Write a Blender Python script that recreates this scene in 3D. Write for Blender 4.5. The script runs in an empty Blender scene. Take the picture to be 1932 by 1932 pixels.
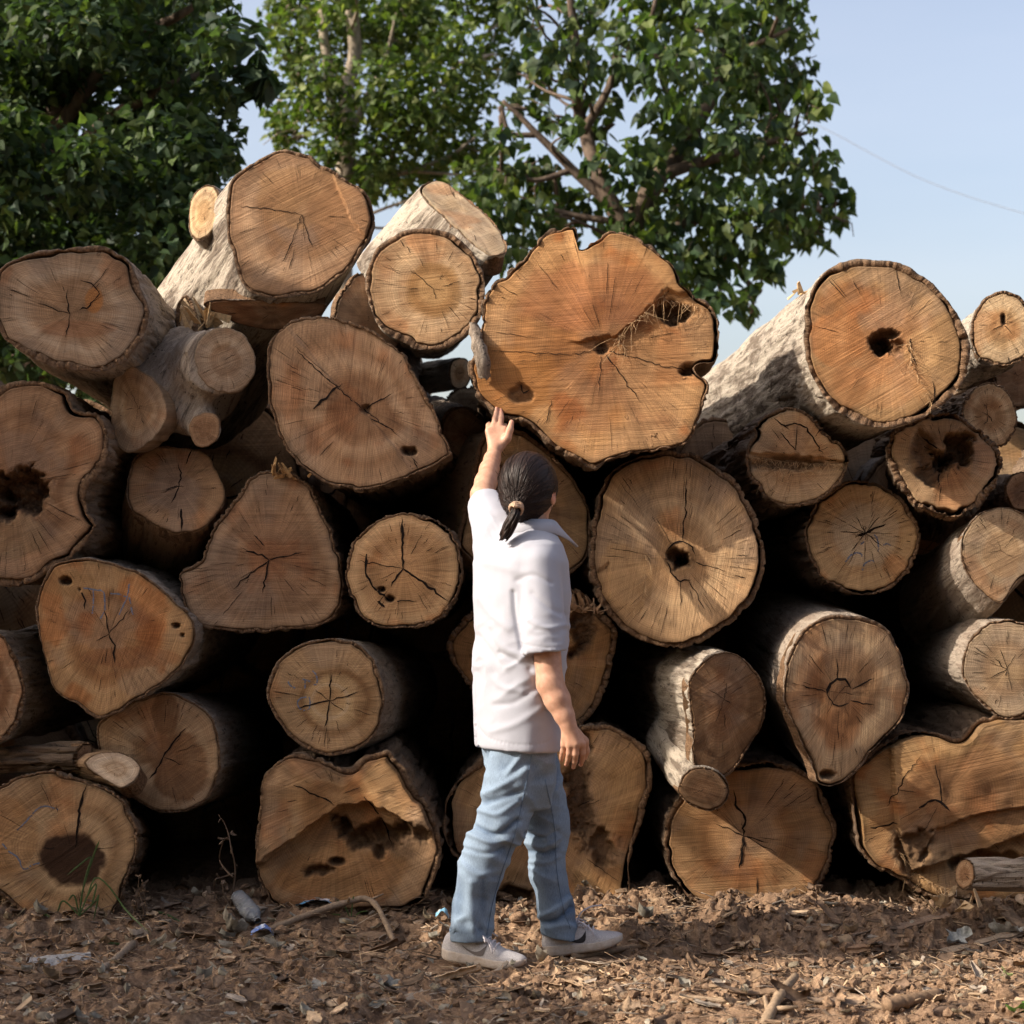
import bpy, math, random
import numpy as np
from mathutils import Vector, Matrix
from mathutils.bvhtree import BVHTree

scene = bpy.context.scene
COL = scene.collection
RNG = np.random.default_rng(7)
random.seed(7)

# ------------------------------------------------------------------ camera model
FPX, CX, HOR, CAMZ, IMG = 3522.0, 966.0, 1120.0, 1.2, 1932.0
def at(px, py, Y):
    return np.array([(px - CX) / FPX * Y, Y, CAMZ + (HOR - py) / FPX * Y])
def to_px(P):
    P = np.asarray(P)
    return CX + FPX * P[..., 0] / P[..., 1], HOR - FPX * (P[..., 2] - CAMZ) / P[..., 1]

cam = bpy.data.cameras.new("camera")
cam_ob = bpy.data.objects.new("camera", cam)
COL.objects.link(cam_ob)
cam_ob.location = (0, 0, CAMZ)
cam_ob.rotation_euler = (math.radians(90), 0, 0)
cam.sensor_width = 36
cam.lens = 36 * FPX / IMG
cam.shift_y = (HOR - IMG / 2) / IMG
cam.clip_start, cam.clip_end = 0.05, 3000
cam.dof.use_dof = True
cam.dof.focus_distance = 6.35
cam.dof.aperture_fstop = 4.0
scene.camera = cam_ob

# ------------------------------------------------------------------ light
SUN_EL, SUN_AZ = math.radians(33), math.radians(15)
SUN_D = np.array([math.cos(SUN_AZ) * math.cos(SUN_EL), math.sin(SUN_AZ) * math.cos(SUN_EL), -math.sin(SUN_EL)])
sun = bpy.data.lights.new("sun", 'SUN')
sun.energy = 3.9
sun.angle = math.radians(0.5)
sun.color = (1.0, 0.885, 0.75)
sun_ob = bpy.data.objects.new("sun", sun)
COL.objects.link(sun_ob)
sun_ob.rotation_euler = Vector(SUN_D).to_track_quat('-Z', 'Y').to_euler()
sun_ob.location = (-12, -3, 12)
world = bpy.data.worlds.new("World")
scene.world = world
world.use_nodes = True
wn = world.node_tree
sky = wn.nodes.new('ShaderNodeTexSky')
sky.sky_type = 'NISHITA'
sky.sun_disc = False
sky.sun_elevation = SUN_EL
sky.sun_rotation = math.atan2(-SUN_D[0], -SUN_D[1])
sky.altitude = 50
sky.air_density = 1.0
sky.dust_density = 4.5
sky.ozone_density = 1.2
wn.nodes['Background'].inputs['Strength'].default_value = 0.135
# thin high veil of cirrus over the blue, streaked by noise on the view direction
_tc = wn.nodes.new('ShaderNodeTexCoord'); _mp = wn.nodes.new('ShaderNodeMapping'); _mp.inputs['Scale'].default_value = (2.0, 2.0, 9.0); _mp.inputs['Rotation'].default_value = (0, 0.25, 0)
_nz = wn.nodes.new('ShaderNodeTexNoise'); _nz.inputs['Scale'].default_value = 1.6; _nz.inputs['Detail'].default_value = 4
_rp = wn.nodes.new('ShaderNodeValToRGB'); _rp.color_ramp.elements[0].position = 0.3; _rp.color_ramp.elements[0].color = (0.52, 0.34, 0.16, 1); _rp.color_ramp.elements[1].position = 0.75; _rp.color_ramp.elements[1].color = (0.85, 0.58, 0.34, 1)
_mx = wn.nodes.new('ShaderNodeMix'); _mx.data_type = 'RGBA'; _mx.blend_type = 'ADD'; _mx.inputs[0].default_value = 1.0
wn.links.new(_tc.outputs['Generated'], _mp.inputs[0]); wn.links.new(_mp.outputs[0], _nz.inputs[0]); wn.links.new(_nz.outputs[0], _rp.inputs[0])
wn.links.new(sky.outputs[0], _mx.inputs[6]); wn.links.new(_rp.outputs[0], _mx.inputs[7]); wn.links.new(_mx.outputs[2], wn.nodes['Background'].inputs[0])
scene.view_settings.view_transform = 'Standard'
scene.view_settings.look = 'None'
scene.view_settings.exposure = 0.88
scene.view_settings.gamma = 1.0
scene.view_settings.use_curve_mapping = False
scene.render.engine = 'CYCLES'
cy = scene.cycles
cy.max_bounces = 7
cy.diffuse_bounces = 5
cy.glossy_bounces = 2
cy.transmission_bounces = 4
cy.transparent_max_bounces = 6
cy.use_denoising = True
cy.use_adaptive_sampling = True
cy.adaptive_threshold = 0.012
cy.caustics_reflective = cy.caustics_refractive = False

# ------------------------------------------------------------------ noise
def _hash(ix, iy, iz):
    h = (ix.astype(np.uint32) * np.uint32(374761393) + iy.astype(np.uint32) * np.uint32(668265263) + iz.astype(np.uint32) * np.uint32(2246822519))
    h = (h ^ (h >> np.uint32(13))) * np.uint32(1274126177)
    h = h ^ (h >> np.uint32(16))
    return (h & np.uint32(0xFFFFFF)).astype(np.float64) / float(0xFFFFFF)
def vnoise(p):
    p = np.asarray(p, float)
    f = np.floor(p)
    i = f.astype(np.int64)
    t = p - f
    t = t * t * (3 - 2 * t)
    x, y, z = i[..., 0], i[..., 1], i[..., 2]
    tx, ty, tz = t[..., 0], t[..., 1], t[..., 2]
    def L(a, b, u): return a + (b - a) * u
    c = lambda a, b, d: _hash(x + a, y + b, z + d)
    return L(L(L(c(0,0,0), c(1,0,0), tx), L(c(0,1,0), c(1,1,0), tx), ty), L(L(c(0,0,1), c(1,0,1), tx), L(c(0,1,1), c(1,1,1), tx), ty), tz)
def fbm(p, o=4, g=0.5):
    p = np.asarray(p, float)
    s = 0; a = 1; n = 0
    for k in range(o):
        s = s + a * vnoise(p * 2 ** k + 17.3 * k); n += a; a *= g
    return s / n                         # 0..1, mean 0.5
def sstep(a, b, x):
    t = np.clip((x - a) / (b - a), 0, 1)
    return t * t * (3 - 2 * t)
def unit(v):
    v = np.asarray(v, float)
    return v / np.linalg.norm(v)

# ------------------------------------------------------------------ mesh / object helpers
def mesh_from(name, V, F, mats=(), mat_idx=None, smooth=True, attrs=None):
    V = np.asarray(V, np.float32)
    me = bpy.data.meshes.new(name)
    if isinstance(F, np.ndarray):
        nf, w = F.shape
        loops = F.astype(np.int32).ravel()
        starts = np.arange(nf, dtype=np.int32) * w
        tot = np.full(nf, w, np.int32)
    else:
        tot = np.array([len(f) for f in F], np.int32)
        loops = np.concatenate([np.asarray(f, np.int32) for f in F])
        starts = np.concatenate([[0], np.cumsum(tot)[:-1]]).astype(np.int32)
        nf = len(tot)
    me.vertices.add(len(V)); me.vertices.foreach_set("co", V.ravel())
    me.loops.add(len(loops)); me.loops.foreach_set("vertex_index", loops)
    me.polygons.add(nf)
    me.polygons.foreach_set("loop_start", starts)
    me.polygons.foreach_set("loop_total", tot)
    for m in mats: me.materials.append(m)
    if mat_idx is not None: me.polygons.foreach_set("material_index", np.asarray(mat_idx, np.int32))
    me.polygons.foreach_set("use_smooth", np.full(nf, bool(smooth)) if not isinstance(smooth, np.ndarray) else smooth)
    for k, a in (attrs or {}).items():
        a = np.asarray(a, np.float32)
        if a.ndim == 1:
            at_ = me.attributes.new(k, 'FLOAT', 'POINT'); at_.data.foreach_set("value", a)
        elif k.startswith('c'):
            at_ = me.attributes.new(k, 'FLOAT_COLOR', 'POINT')
            at_.data.foreach_set("color", np.concatenate([a, np.ones((len(a), 1), np.float32)], 1).ravel())
        else:
            at_ = me.attributes.new(k, 'FLOAT_VECTOR', 'POINT'); at_.data.foreach_set("vector", a.ravel())
    me.update(calc_edges=True)
    me.validate()
    return me
def link(name, me, parent=None, loc=None):
    o = bpy.data.objects.new(name, me)
    COL.objects.link(o)
    if parent is not None: o.parent = parent
    if loc is not None: o.location = loc
    return o
def tag(o, label, cat, group=None, kind=None):
    o["label"] = label
    if cat: o["category"] = cat
    if group: o["group"] = group
    if kind: o["kind"] = kind
    return o
def empty(name, loc, label, cat, group=None):
    o = bpy.data.objects.new(name, None)
    COL.objects.link(o)
    o.location = loc
    o.empty_display_size = 0.1
    return tag(o, label, cat, group)
class MB:                                   # collects pieces of ONE mesh
    def __init__(s): s.V = []; s.F = []; s.M = []; s.A = {}; s.n = 0
    def add(s, V, F, m=0, **attrs):
        V = np.asarray(V, float)
        s.V.append(V)
        s.F += [[i + s.n for i in f] for f in (F.tolist() if isinstance(F, np.ndarray) else F)]
        s.M += [m] * len(F)
        for k, a in attrs.items():
            a = np.asarray(a, float)
            if a.ndim == 1 and len(a) == 3 and k.startswith('c'): a = np.tile(a, (len(V), 1))
            s.A.setdefault(k, []).append(a)
        s.n += len(V)
    def mesh(s, name, mats, smooth=True, origin=(0, 0, 0)):
        return mesh_from(name, np.concatenate(s.V) - np.asarray(origin), s.F, mats, s.M, smooth, {k: np.concatenate(a) for k, a in s.A.items()})
def grid_faces(n, m, wrap_n=False):         # n rows (index i) x m columns (index j): i*m+j
    i = np.arange(n if wrap_n else n - 1)[:, None]; j = np.arange(m - 1)[None, :]
    i2 = (i + 1) % n
    return np.stack([i * m + j, i2 * m + j, i2 * m + j + 1, i * m + j + 1], -1).reshape(-1, 4)
def tube(pts, rad, n=8, cap=True):
    pts = np.asarray(pts, float); rad = np.broadcast_to(np.asarray(rad, float), (len(pts),))
    T = np.gradient(pts, axis=0)
    T /= np.linalg.norm(T, axis=1)[:, None] + 1e-9
    up = np.array([0, 0, 1.0]) if abs(T[0, 2]) < 0.9 else np.array([1.0, 0, 0])
    V = []
    for p, t, r in zip(pts, T, rad):
        a = np.cross(t, up); a /= np.linalg.norm(a) + 1e-9
        b = np.cross(t, a); up = -b if False else up
        ang = np.linspace(0, 2 * np.pi, n, endpoint=False)
        V.append(p + r * (np.cos(ang)[:, None] * a + np.sin(ang)[:, None] * b))
    V = np.concatenate(V)
    F = []
    for i in range(len(pts) - 1):
        for j in range(n):
            F.append([i * n + j, i * n + (j + 1) % n, (i + 1) * n + (j + 1) % n, (i + 1) * n + j])
    if cap:
        F.append(list(range(n))[::-1]); F.append([(len(pts) - 1) * n + j for j in range(n)])
    return V, F
def smooth_path(pts, n=24):
    P = np.asarray(pts, float)
    if len(P) < 3:
        t = np.linspace(0, 1, n)[:, None]
        return P[0] * (1 - t) + P[-1] * t
    Q = np.vstack([2 * P[0] - P[1], P, 2 * P[-1] - P[-2]])
    out = []
    for u in np.linspace(0, len(P) - 1 - 1e-6, n):
        i = int(u); t = u - i
        p0, p1, p2, p3 = Q[i], Q[i + 1], Q[i + 2], Q[i + 3]
        out.append(0.5 * (2 * p1 + (p2 - p0) * t + (2 * p0 - 5 * p1 + 4 * p2 - p3) * t * t + (3 * p1 - p0 - 3 * p2 + p3) * t ** 3))
    return np.array(out)

# ------------------------------------------------------------------ signed-distance volumes -> one continuous surface
class Vol:
    def __init__(s, lo, hi, h):
        s.lo = np.asarray(lo, float); s.h = h
        s.dim = np.ceil((np.asarray(hi) - s.lo) / h).astype(int) + 1
        s.D = np.full(s.dim, 1.0, np.float32)
    def box(s, lo, hi):
        a = np.clip(np.floor((np.asarray(lo) - s.lo) / s.h).astype(int), 0, s.dim)
        b = np.clip(np.ceil((np.asarray(hi) - s.lo) / s.h).astype(int) + 1, 0, s.dim)
        sl = tuple(slice(i, j) for i, j in zip(a, b))
        g = [(s.lo[q] + s.h * np.arange(a[q], b[q])).astype(np.float32) for q in range(3)]
        return sl, g[0][:, None, None], g[1][None, :, None], g[2][None, None, :]
    def put(s, sl, d, k, sub=False):
        A = s.D[sl]
        if A.size == 0: return
        if sub:
            d = -d; h = np.maximum(k - np.abs(A - d), 0) / max(k, 1e-6)
            s.D[sl] = np.maximum(A, d) + h * h * k * 0.25
        else:
            h = np.maximum(k - np.abs(A - d), 0) / max(k, 1e-6)
            s.D[sl] = np.minimum(A, d) - h * h * k * 0.25
    def cone(s, a, b, ra, rb, k=0.02, sub=False):
        a = np.asarray(a, float); b = np.asarray(b, float); m = max(ra, rb) + k + 3 * s.h
        sl, x, y, z = s.box(np.minimum(a, b) - m, np.maximum(a, b) + m)
        ab = b - a; L2 = float(ab @ ab) + 1e-9
        t = np.clip(((x - a[0]) * ab[0] + (y - a[1]) * ab[1] + (z - a[2]) * ab[2]) / L2, 0, 1)
        d = np.sqrt((x - a[0] - t * ab[0]) ** 2 + (y - a[1] - t * ab[1]) ** 2 + (z - a[2] - t * ab[2]) ** 2) - (ra + (rb - ra) * t)
        s.put(sl, d, k, sub)
    def chain(s, pts, rad, k=0.015):
        for i in range(len(pts) - 1): s.cone(pts[i], pts[i + 1], rad[i], rad[i + 1], k)
    def ell(s, c, r, R=None, k=0.02, sub=False):
        c = np.asarray(c, float); r = np.asarray(r, float); m = r.max() + k + 3 * s.h
        sl, x, y, z = s.box(c - m, c + m)
        q = np.stack(np.broadcast_arrays(x - c[0], y - c[1], z - c[2]), -1)
        if R is not None: q = q @ np.asarray(R, np.float32)
        k0 = np.sqrt(((q / r) ** 2).sum(-1)); k1 = np.sqrt(((q / r ** 2) ** 2).sum(-1)) + 1e-6
        s.put(sl, k0 * (k0 - 1) / k1, k, sub)
    def loft(s, rows, k=0.02):               # rows: z, cx, cy, half width across, half depth, heading
        rows = np.array(sorted(rows)); z0, z1 = rows[0, 0], rows[-1, 0]
        m = rows[:, 3:5].max() + k + 3 * s.h
        sl, x, y, z = s.box([rows[:, 1].min() - m, rows[:, 2].min() - m, z0 - k - .03], [rows[:, 1].max() + m, rows[:, 2].max() + m, z1 + k + .03])
        zz = np.clip(z, z0, z1)
        I = lambda c: np.interp(zz, rows[:, 0], rows[:, c])
        X, Y = x - I(1), y - I(2); ph = I(5)
        fx, fy = np.cos(ph), np.sin(ph)
        f = X * fx + Y * fy; l = -X * fy + Y * fx
        rl, rf = I(3), I(4)
        e = (np.abs(l / rl) ** 2.3 + np.abs(f / rf) ** 2.3) ** (1 / 2.3)
        d = (e - 1) * np.minimum(rl, rf)
        d = np.maximum(d, np.maximum(z0 - z, z - z1))
        s.put(sl, d, k)
    def cut(s, p, n, lo=None, hi=None):      # remove the side the normal points to
        p = np.asarray(p); n = unit(n)
        sl, x, y, z = s.box(s.lo if lo is None else lo, s.lo + s.dim * s.h if hi is None else hi)
        d = (x - p[0]) * n[0] + (y - p[1]) * n[1] + (z - p[2]) * n[2]
        s.D[sl] = np.maximum(s.D[sl], d)
    def mesh(s):
        D = s.D
        D[0], D[-1] = 1, 1; D[:, 0], D[:, -1] = 1, 1; D[:, :, 0], D[:, :, -1] = 1, 1
        I = (D < 0)
        cnt = np.zeros(np.array(D.shape) - 1, np.uint8)
        for a in (0, 1):
            for b in (0, 1):
                for c in (0, 1):
                    cnt += I[a:I.shape[0] - 1 + a, b:I.shape[1] - 1 + b, c:I.shape[2] - 1 + c]
        idx = np.argwhere((cnt > 0) & (cnt < 8))
        vid = np.full(cnt.shape, -1, np.int32); vid[tuple(idx.T)] = np.arange(len(idx))
        acc = np.zeros((len(idx), 3)); num = np.zeros(len(idx))
        cs = [(a, b, c) for a in (0, 1) for b in (0, 1) for c in (0, 1)]
        val = {o: D[idx[:, 0] + o[0], idx[:, 1] + o[1], idx[:, 2] + o[2]] for o in cs}
        for o in cs:
            for q in range(3):
                if o[q] == 0:
                    o2 = tuple(1 if i == q else o[i] for i in range(3))
                    d0, d1 = val[o], val[o2]
                    m = (d0 < 0) != (d1 < 0)
                    t = np.where(m, d0 / (d0 - d1 + 1e-12 * (d0 == d1)), 0)
                    P = np.tile(np.array(o, float), (len(idx), 1)); P[:, q] += t
                    acc[m] += P[m]; num[m] += 1
        V = s.lo + s.h * (idx + acc / num[:, None])
        F = []
        for q in range(3):
            a = [slice(None)] * 3; b = [slice(None)] * 3
            a[q] = slice(0, -1); b[q] = slice(1, None)
            E = np.argwhere(I[tuple(a)] != I[tuple(b)])
            u, v = (q + 1) % 3, (q + 2) % 3
            E = E[(E[:, u] > 0) & (E[:, v] > 0)]
            flip = I[tuple(a)][tuple(E.T)]
            def cell(du, dv):
                C = E.copy(); C[:, u] -= du; C[:, v] -= dv
                return vid[tuple(C.T)]
            Q = np.stack([cell(1, 1), cell(0, 1), cell(0, 0), cell(1, 0)], 1)
            Q[~flip] = Q[~flip][:, ::-1]
            F.append(Q)
        return V, np.concatenate(F)
def vert_normals(V, F):
    n = np.cross(V[F[:, 2]] - V[F[:, 0]], V[F[:, 3]] - V[F[:, 1]])
    N = np.zeros_like(V)
    for c in range(4): np.add.at(N, F[:, c], n)
    return N / (np.linalg.norm(N, axis=1)[:, None] + 1e-12)
def relax(V, F, it=2, w=0.5):
    for _ in range(it):
        S = np.zeros_like(V); c = np.zeros(len(V))
        for a in range(4):
            b = (a + 1) % 4
            np.add.at(S, F[:, a], V[F[:, b]]); np.add.at(c, F[:, a], 1)
            np.add.at(S, F[:, b], V[F[:, a]]); np.add.at(c, F[:, b], 1)
        V = V * (1 - w) + w * S / c[:, None]
    return V

# ------------------------------------------------------------------ material helpers
class NT:
    def __init__(s, name):
        s.m = bpy.data.materials.new(name); s.m.use_nodes = True
        s.t = s.m.node_tree; s.b = s.t.nodes['Principled BSDF']
        s.b.inputs['Specular IOR Level'].default_value = 0.2
        s.out = s.t.nodes['Material Output']
    def n(s, typ, **kw):
        o = s.t.nodes.new('ShaderNode' + typ)
        for k, v in kw.items():
            if hasattr(o, k) and k not in ('inputs',): setattr(o, k, v)
        return o
    def set(s, sock, v):
        if isinstance(v, bpy.types.NodeSocket): s.t.links.new(v, sock)
        elif isinstance(v, (tuple, list)) and len(v) == 3 and sock.type == 'RGBA': sock.default_value = (*v, 1)
        else: sock.default_value = v
    def attr(s, name, out='Color'):
        o = s.n('Attribute', attribute_name=name); return o.outputs[out]
    def obj(s): return s.n('TexCoord').outputs['Object']
    def map(s, v, scale=(1, 1, 1), loc=(0, 0, 0), rot=(0, 0, 0)):
        o = s.n('Mapping'); s.set(o.inputs['Vector'], v)
        o.inputs['Scale'].default_value = scale; o.inputs['Location'].default_value = loc; o.inputs['Rotation'].default_value = rot
        return o.outputs[0]
    def noise(s, v, scale=5, detail=3, rough=0.55, dist=0.0, col=False):
        o = s.n('TexNoise'); s.set(o.inputs['Vector'], v)
        for k, x in (('Scale', scale), ('Detail', detail), ('Roughness', rough), ('Distortion', dist)): s.set(o.inputs[k], x)
        return o.outputs['Color' if col else 'Fac']
    def voro(s, v, scale=5, feature='F1', out='Distance', rnd=1.0):
        o = s.n('TexVoronoi', feature=feature); s.set(o.inputs['Vector'], v); s.set(o.inputs['Scale'], scale)
        if 'Randomness' in o.inputs: s.set(o.inputs['Randomness'], rnd)
        return o.outputs[out]
    def ramp(s, f, stops):
        o = s.n('ValToRGB'); s.set(o.inputs[0], f); e = o.color_ramp.elements
        while len(e) < len(stops): e.new(0.5)
        for el, (p, c) in zip(e, stops):
            el.position = p; el.color = (*(c if isinstance(c, (tuple, list)) else (c, c, c)), 1)
        return o.outputs[0]
    def rng(s, f, a, b, c=0.0, d=1.0, smooth=False):
        o = s.n('MapRange', interpolation_type='SMOOTHSTEP' if smooth else 'LINEAR'); s.set(o.inputs[0], f)
        for i, x in enumerate((a, b, c, d)): s.set(o.inputs[i + 1], x)
        return o.outputs[0]
    def math(s, op, a, b=0.0, clamp=False):
        o = s.n('Math', operation=op, use_clamp=clamp); s.set(o.inputs[0], a); s.set(o.inputs[1], b); return o.outputs[0]
    def mix(s, f, a, b, mode='MIX'):
        o = s.n('Mix', data_type='RGBA', blend_type=mode)
        s.set(o.inputs[0], f); s.set(o.inputs[6], a); s.set(o.inputs[7], b); return o.outputs[2]
    def vmath(s, op, a, b):
        o = s.n('VectorMath', operation=op); s.set(o.inputs[0], a); s.set(o.inputs[1], b); return o.outputs[0]
    def bump(s, h, strength=0.4, dist=0.01, normal=None):
        o = s.n('Bump'); s.set(o.inputs['Height'], h); o.inputs['Strength'].default_value = strength; o.inputs['Distance'].default_value = dist
        if normal is not None: s.set(o.inputs['Normal'], normal)
        return o.outputs[0]
    def done(s, color, rough=0.8, normal=None, spec=None):
        s.set(s.b.inputs['Base Color'], color); s.set(s.b.inputs['Roughness'], rough)
        if normal is not None: s.set(s.b.inputs['Normal'], normal)
        if spec is not None: s.b.inputs['Specular IOR Level'].default_value = spec
        return s.m
# ================================================================== wood and bark materials
def wood_material():
    t = NT("cut_wood")
    col = t.attr('col'); wv = t.attr('wv', 'Vector'); sv = t.attr('sv', 'Vector')
    wk = t.attr('wk', 'Fac'); rot = t.attr('rot', 'Fac')
    obj = t.obj()
    # growth rings
    wob = t.noise(obj, 9, 3)
    ph = t.math('ADD', t.math('MULTIPLY', wk, 900.0), t.math('MULTIPLY', wob, 22.0))
    ring = t.rng(t.math('SINE', ph), -1, 1)
    ring2 = t.noise(t.n('CombineXYZ').outputs[0], 1)
    cx = t.n('CombineXYZ'); t.set(cx.inputs[0], t.math('ADD', t.math('MULTIPLY', wk, 160.0), t.math('MULTIPLY', wob, 4.0)))
    ring2 = t.noise(cx.outputs[0], 1.0, 3, 0.6)
    # rays running out from the pith, saw scratches, fine fibre
    rays = t.noise(t.map(wv, (70, 70, 5)), 1.0, 3, 0.65)
    rays2 = t.noise(t.map(wv, (22, 22, 3)), 1.0, 3, 0.6)
    saw = t.noise(t.map(sv, (3.0, 150, 3)), 1.0, 4, 0.65, 0.35)
    sawlow = t.noise(t.map(sv, (1.6, 26, 2)), 1.0, 2, 0.5, 0.4)
    fib = t.noise(obj, 330, 3, 0.7)
    blot = t.noise(obj, 14, 4, 0.6)
    c = t.mix(1.0, col, t.ramp(ring, [(0.0, 0.90), (1.0, 1.06)]), 'MULTIPLY')
    c = t.mix(0.8, c, t.ramp(ring2, [(0.25, 0.80), (0.75, 1.16)]), 'MULTIPLY')
    c = t.mix(0.8, c, t.ramp(rays, [(0.3, 0.82), (0.7, 1.14)]), 'MULTIPLY')
    c = t.mix(0.8, c, t.ramp(rays2, [(0.3, 0.80), (0.7, 1.14)]), 'MULTIPLY')
    c = t.mix(0.75, c, t.ramp(saw, [(0.3, 0.80), (0.7, 1.16)]), 'MULTIPLY')
    c = t.mix(0.6, c, t.ramp(blot, [(0.3, (0.80, 0.78, 0.78)), (0.7, (1.12, 1.12, 1.10))]), 'MULTIPLY')
    c = t.mix(0.6, c, t.ramp(fib, [(0.3, 0.82), (0.7, 1.14)]), 'MULTIPLY')
    # fine drying checks: contour lines of a noise stretched along the rays
    def checks(scale, mask_scale, lo, hi, w):
        a = t.noise(t.map(wv, scale, (3.1, 1.7, 0.3)), 1.0, 2, 0.5, 0.3)
        d = t.math('ABSOLUTE', t.math('SUBTRACT', a, 0.5))
        line = t.rng(d, 0.0, w, 1.0, 0.0)
        m = t.rng(t.noise(t.map(obj, (mask_scale,) * 3, (2, 5, 1)), 1.0, 2), lo, hi, 0, 1)
        return t.math('MULTIPLY', line, m)
    k1 = checks((9, 9, 2.2), 13, 0.54, 0.66, 0.008)
    k2 = checks((24, 24, 3.5), 17, 0.50, 0.66, 0.015)
    ck = t.math('MAXIMUM', k1, k2)
    ck = t.math('MULTIPLY', ck, t.math('SUBTRACT', 1.0, rot, True))
    c = t.mix(t.math('MULTIPLY', ck, 0.65), c, (0.05, 0.028, 0.017))
    rough_rot = t.noise(obj, 60, 5, 0.7)
    c = t.mix(t.math('MULTIPLY', rot, 0.9), c, t.ramp(rough_rot, [(0.3, (0.028, 0.016, 0.010)), (0.7, (0.15, 0.085, 0.045))]))
    h = t.math('ADD', t.math('MULTIPLY', saw, 1.0), t.math('MULTIPLY', fib, 0.35))
    h = t.math('ADD', h, t.math('MULTIPLY', sawlow, 1.4))
    h = t.math('SUBTRACT', h, t.math('MULTIPLY', ck, 1.6))
    h = t.math('ADD', h, t.math('MULTIPLY', t.math('MULTIPLY', rough_rot, rot), 5.0))
    return t.done(c, 0.85, t.bump(h, 0.55, 0.006), 0.15)
def flat_material(name, c, rough=0.9):
    t = NT(name); n = t.noise(t.obj(), 60, 4, 0.65)
    return t.done(t.mix(1.0, c, t.ramp(n, [(0.3, 0.6), (0.7, 1.35)]), 'MULTIPLY'), rough, t.bump(n, 0.5, 0.006))
def bark_material(name, pale, mid, dark, fissure=0.5, lent=True):
    t = NT(name)
    bv = t.attr('bv', 'Vector'); lip = t.attr('blip', 'Fac'); obj = t.obj()
    f1 = t.noise(t.map(bv, (38, 38, 4.5)), 1.0, 5, 0.68, 0.5)
    f2 = t.noise(t.map(bv, (70, 70, 14)), 1.0, 4, 0.65, 0.4)
    big = t.noise(t.map(bv, (5, 5, 2.2), (4, 1, 2)), 1.0, 3)
    fine = t.noise(obj, 260, 3, 0.7)
    c = t.mix(t.rng(t.math('ADD', f1, t.math('MULTIPLY', t.math('SUBTRACT', big, 0.5), 0.9)), fissure - 0.09, fissure + 0.07, 1, 0), pale, mid)
    c = t.mix(t.math('MULTIPLY', t.rng(f2, 0.56, 0.66), 0.75), c, dark)
    c = t.mix(1.0, c, t.ramp(fine, [(0.3, 0.75), (0.7, 1.2)]), 'MULTIPLY')
    if lent:
        l = t.voro(t.map(bv, (48, 48, 75)), 1.0, 'F1')
        lm = t.math('MULTIPLY', t.rng(l, 0.16, 0.26, 1, 0), t.rng(t.noise(t.map(bv, (9, 9, 7)), 1.0, 2), 0.5, 0.58))
        c = t.mix(t.math('MULTIPLY', lm, 0.85), c, (0.03, 0.025, 0.022))
    lf = t.noise(obj, 120, 4, 0.7)
    c = t.mix(lip, c, t.ramp(lf, [(0.3, (0.07, 0.042, 0.026)), (0.7, (0.27, 0.165, 0.095))]))
    h = t.math('ADD', t.math('MULTIPLY', f1, 1.5), t.math('ADD', f2, t.math('MULTIPLY', fine, 0.4)))
    return t.done(c, 0.9, t.bump(h, 0.8, 0.012), 0.1)
M_WOOD = wood_material()
M_CRACK = flat_material("crack_dark", (0.012, 0.007, 0.005), 0.95)
M_CRAYON = flat_material("crayon_blue", (0.15, 0.165, 0.215), 0.85)
M_FIB = flat_material("torn_fibre", (0.50, 0.33, 0.18), 0.9)
BARK = {
    'pale': bark_material("bark_pale", (0.42, 0.365, 0.295), (0.17, 0.135, 0.105), (0.055, 0.045, 0.038), 0.455),
    'grey': bark_material("bark_grey", (0.37, 0.31, 0.25), (0.23, 0.185, 0.145), (0.055, 0.042, 0.034), 0.5),
    'smooth': bark_material("bark_smooth", (0.36, 0.30, 0.24), (0.26, 0.205, 0.16), (0.09, 0.07, 0.055), 0.5),
    'brown': bark_material("bark_brown", (0.25, 0.18, 0.125), (0.16, 0.112, 0.078), (0.04, 0.028, 0.02), 0.5, False),
    'dark': bark_material("bark_dark", (0.15, 0.11, 0.08), (0.10, 0.07, 0.05), (0.03, 0.022, 0.017), 0.5, False),
    'bare': bark_material("bark_bare", (0.33, 0.215, 0.125), (0.24, 0.15, 0.085), (0.08, 0.05, 0.03), 0.44, False),
}
BARK_AMP = {'pale': 0.003, 'grey': 0.005, 'smooth': 0.0018, 'dark': 0.013, 'brown': 0.011, 'bare': 0.003}
TONE = {   # sapwood, heartwood
    'tan': ((0.46, 0.30, 0.165), (0.36, 0.205, 0.10)),
    'orange': ((0.45, 0.245, 0.105), (0.36, 0.165, 0.062)),
    'brown': ((0.36, 0.215, 0.12), (0.27, 0.145, 0.075)),
    'grey': ((0.40, 0.28, 0.18), (0.35, 0.215, 0.12)),
    'pale': ((0.54, 0.38, 0.22), (0.44, 0.28, 0.14)),
}
GREY = np.array([0.27, 0.205, 0.155])
ROT = np.array([0.07, 0.04, 0.024])

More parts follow.
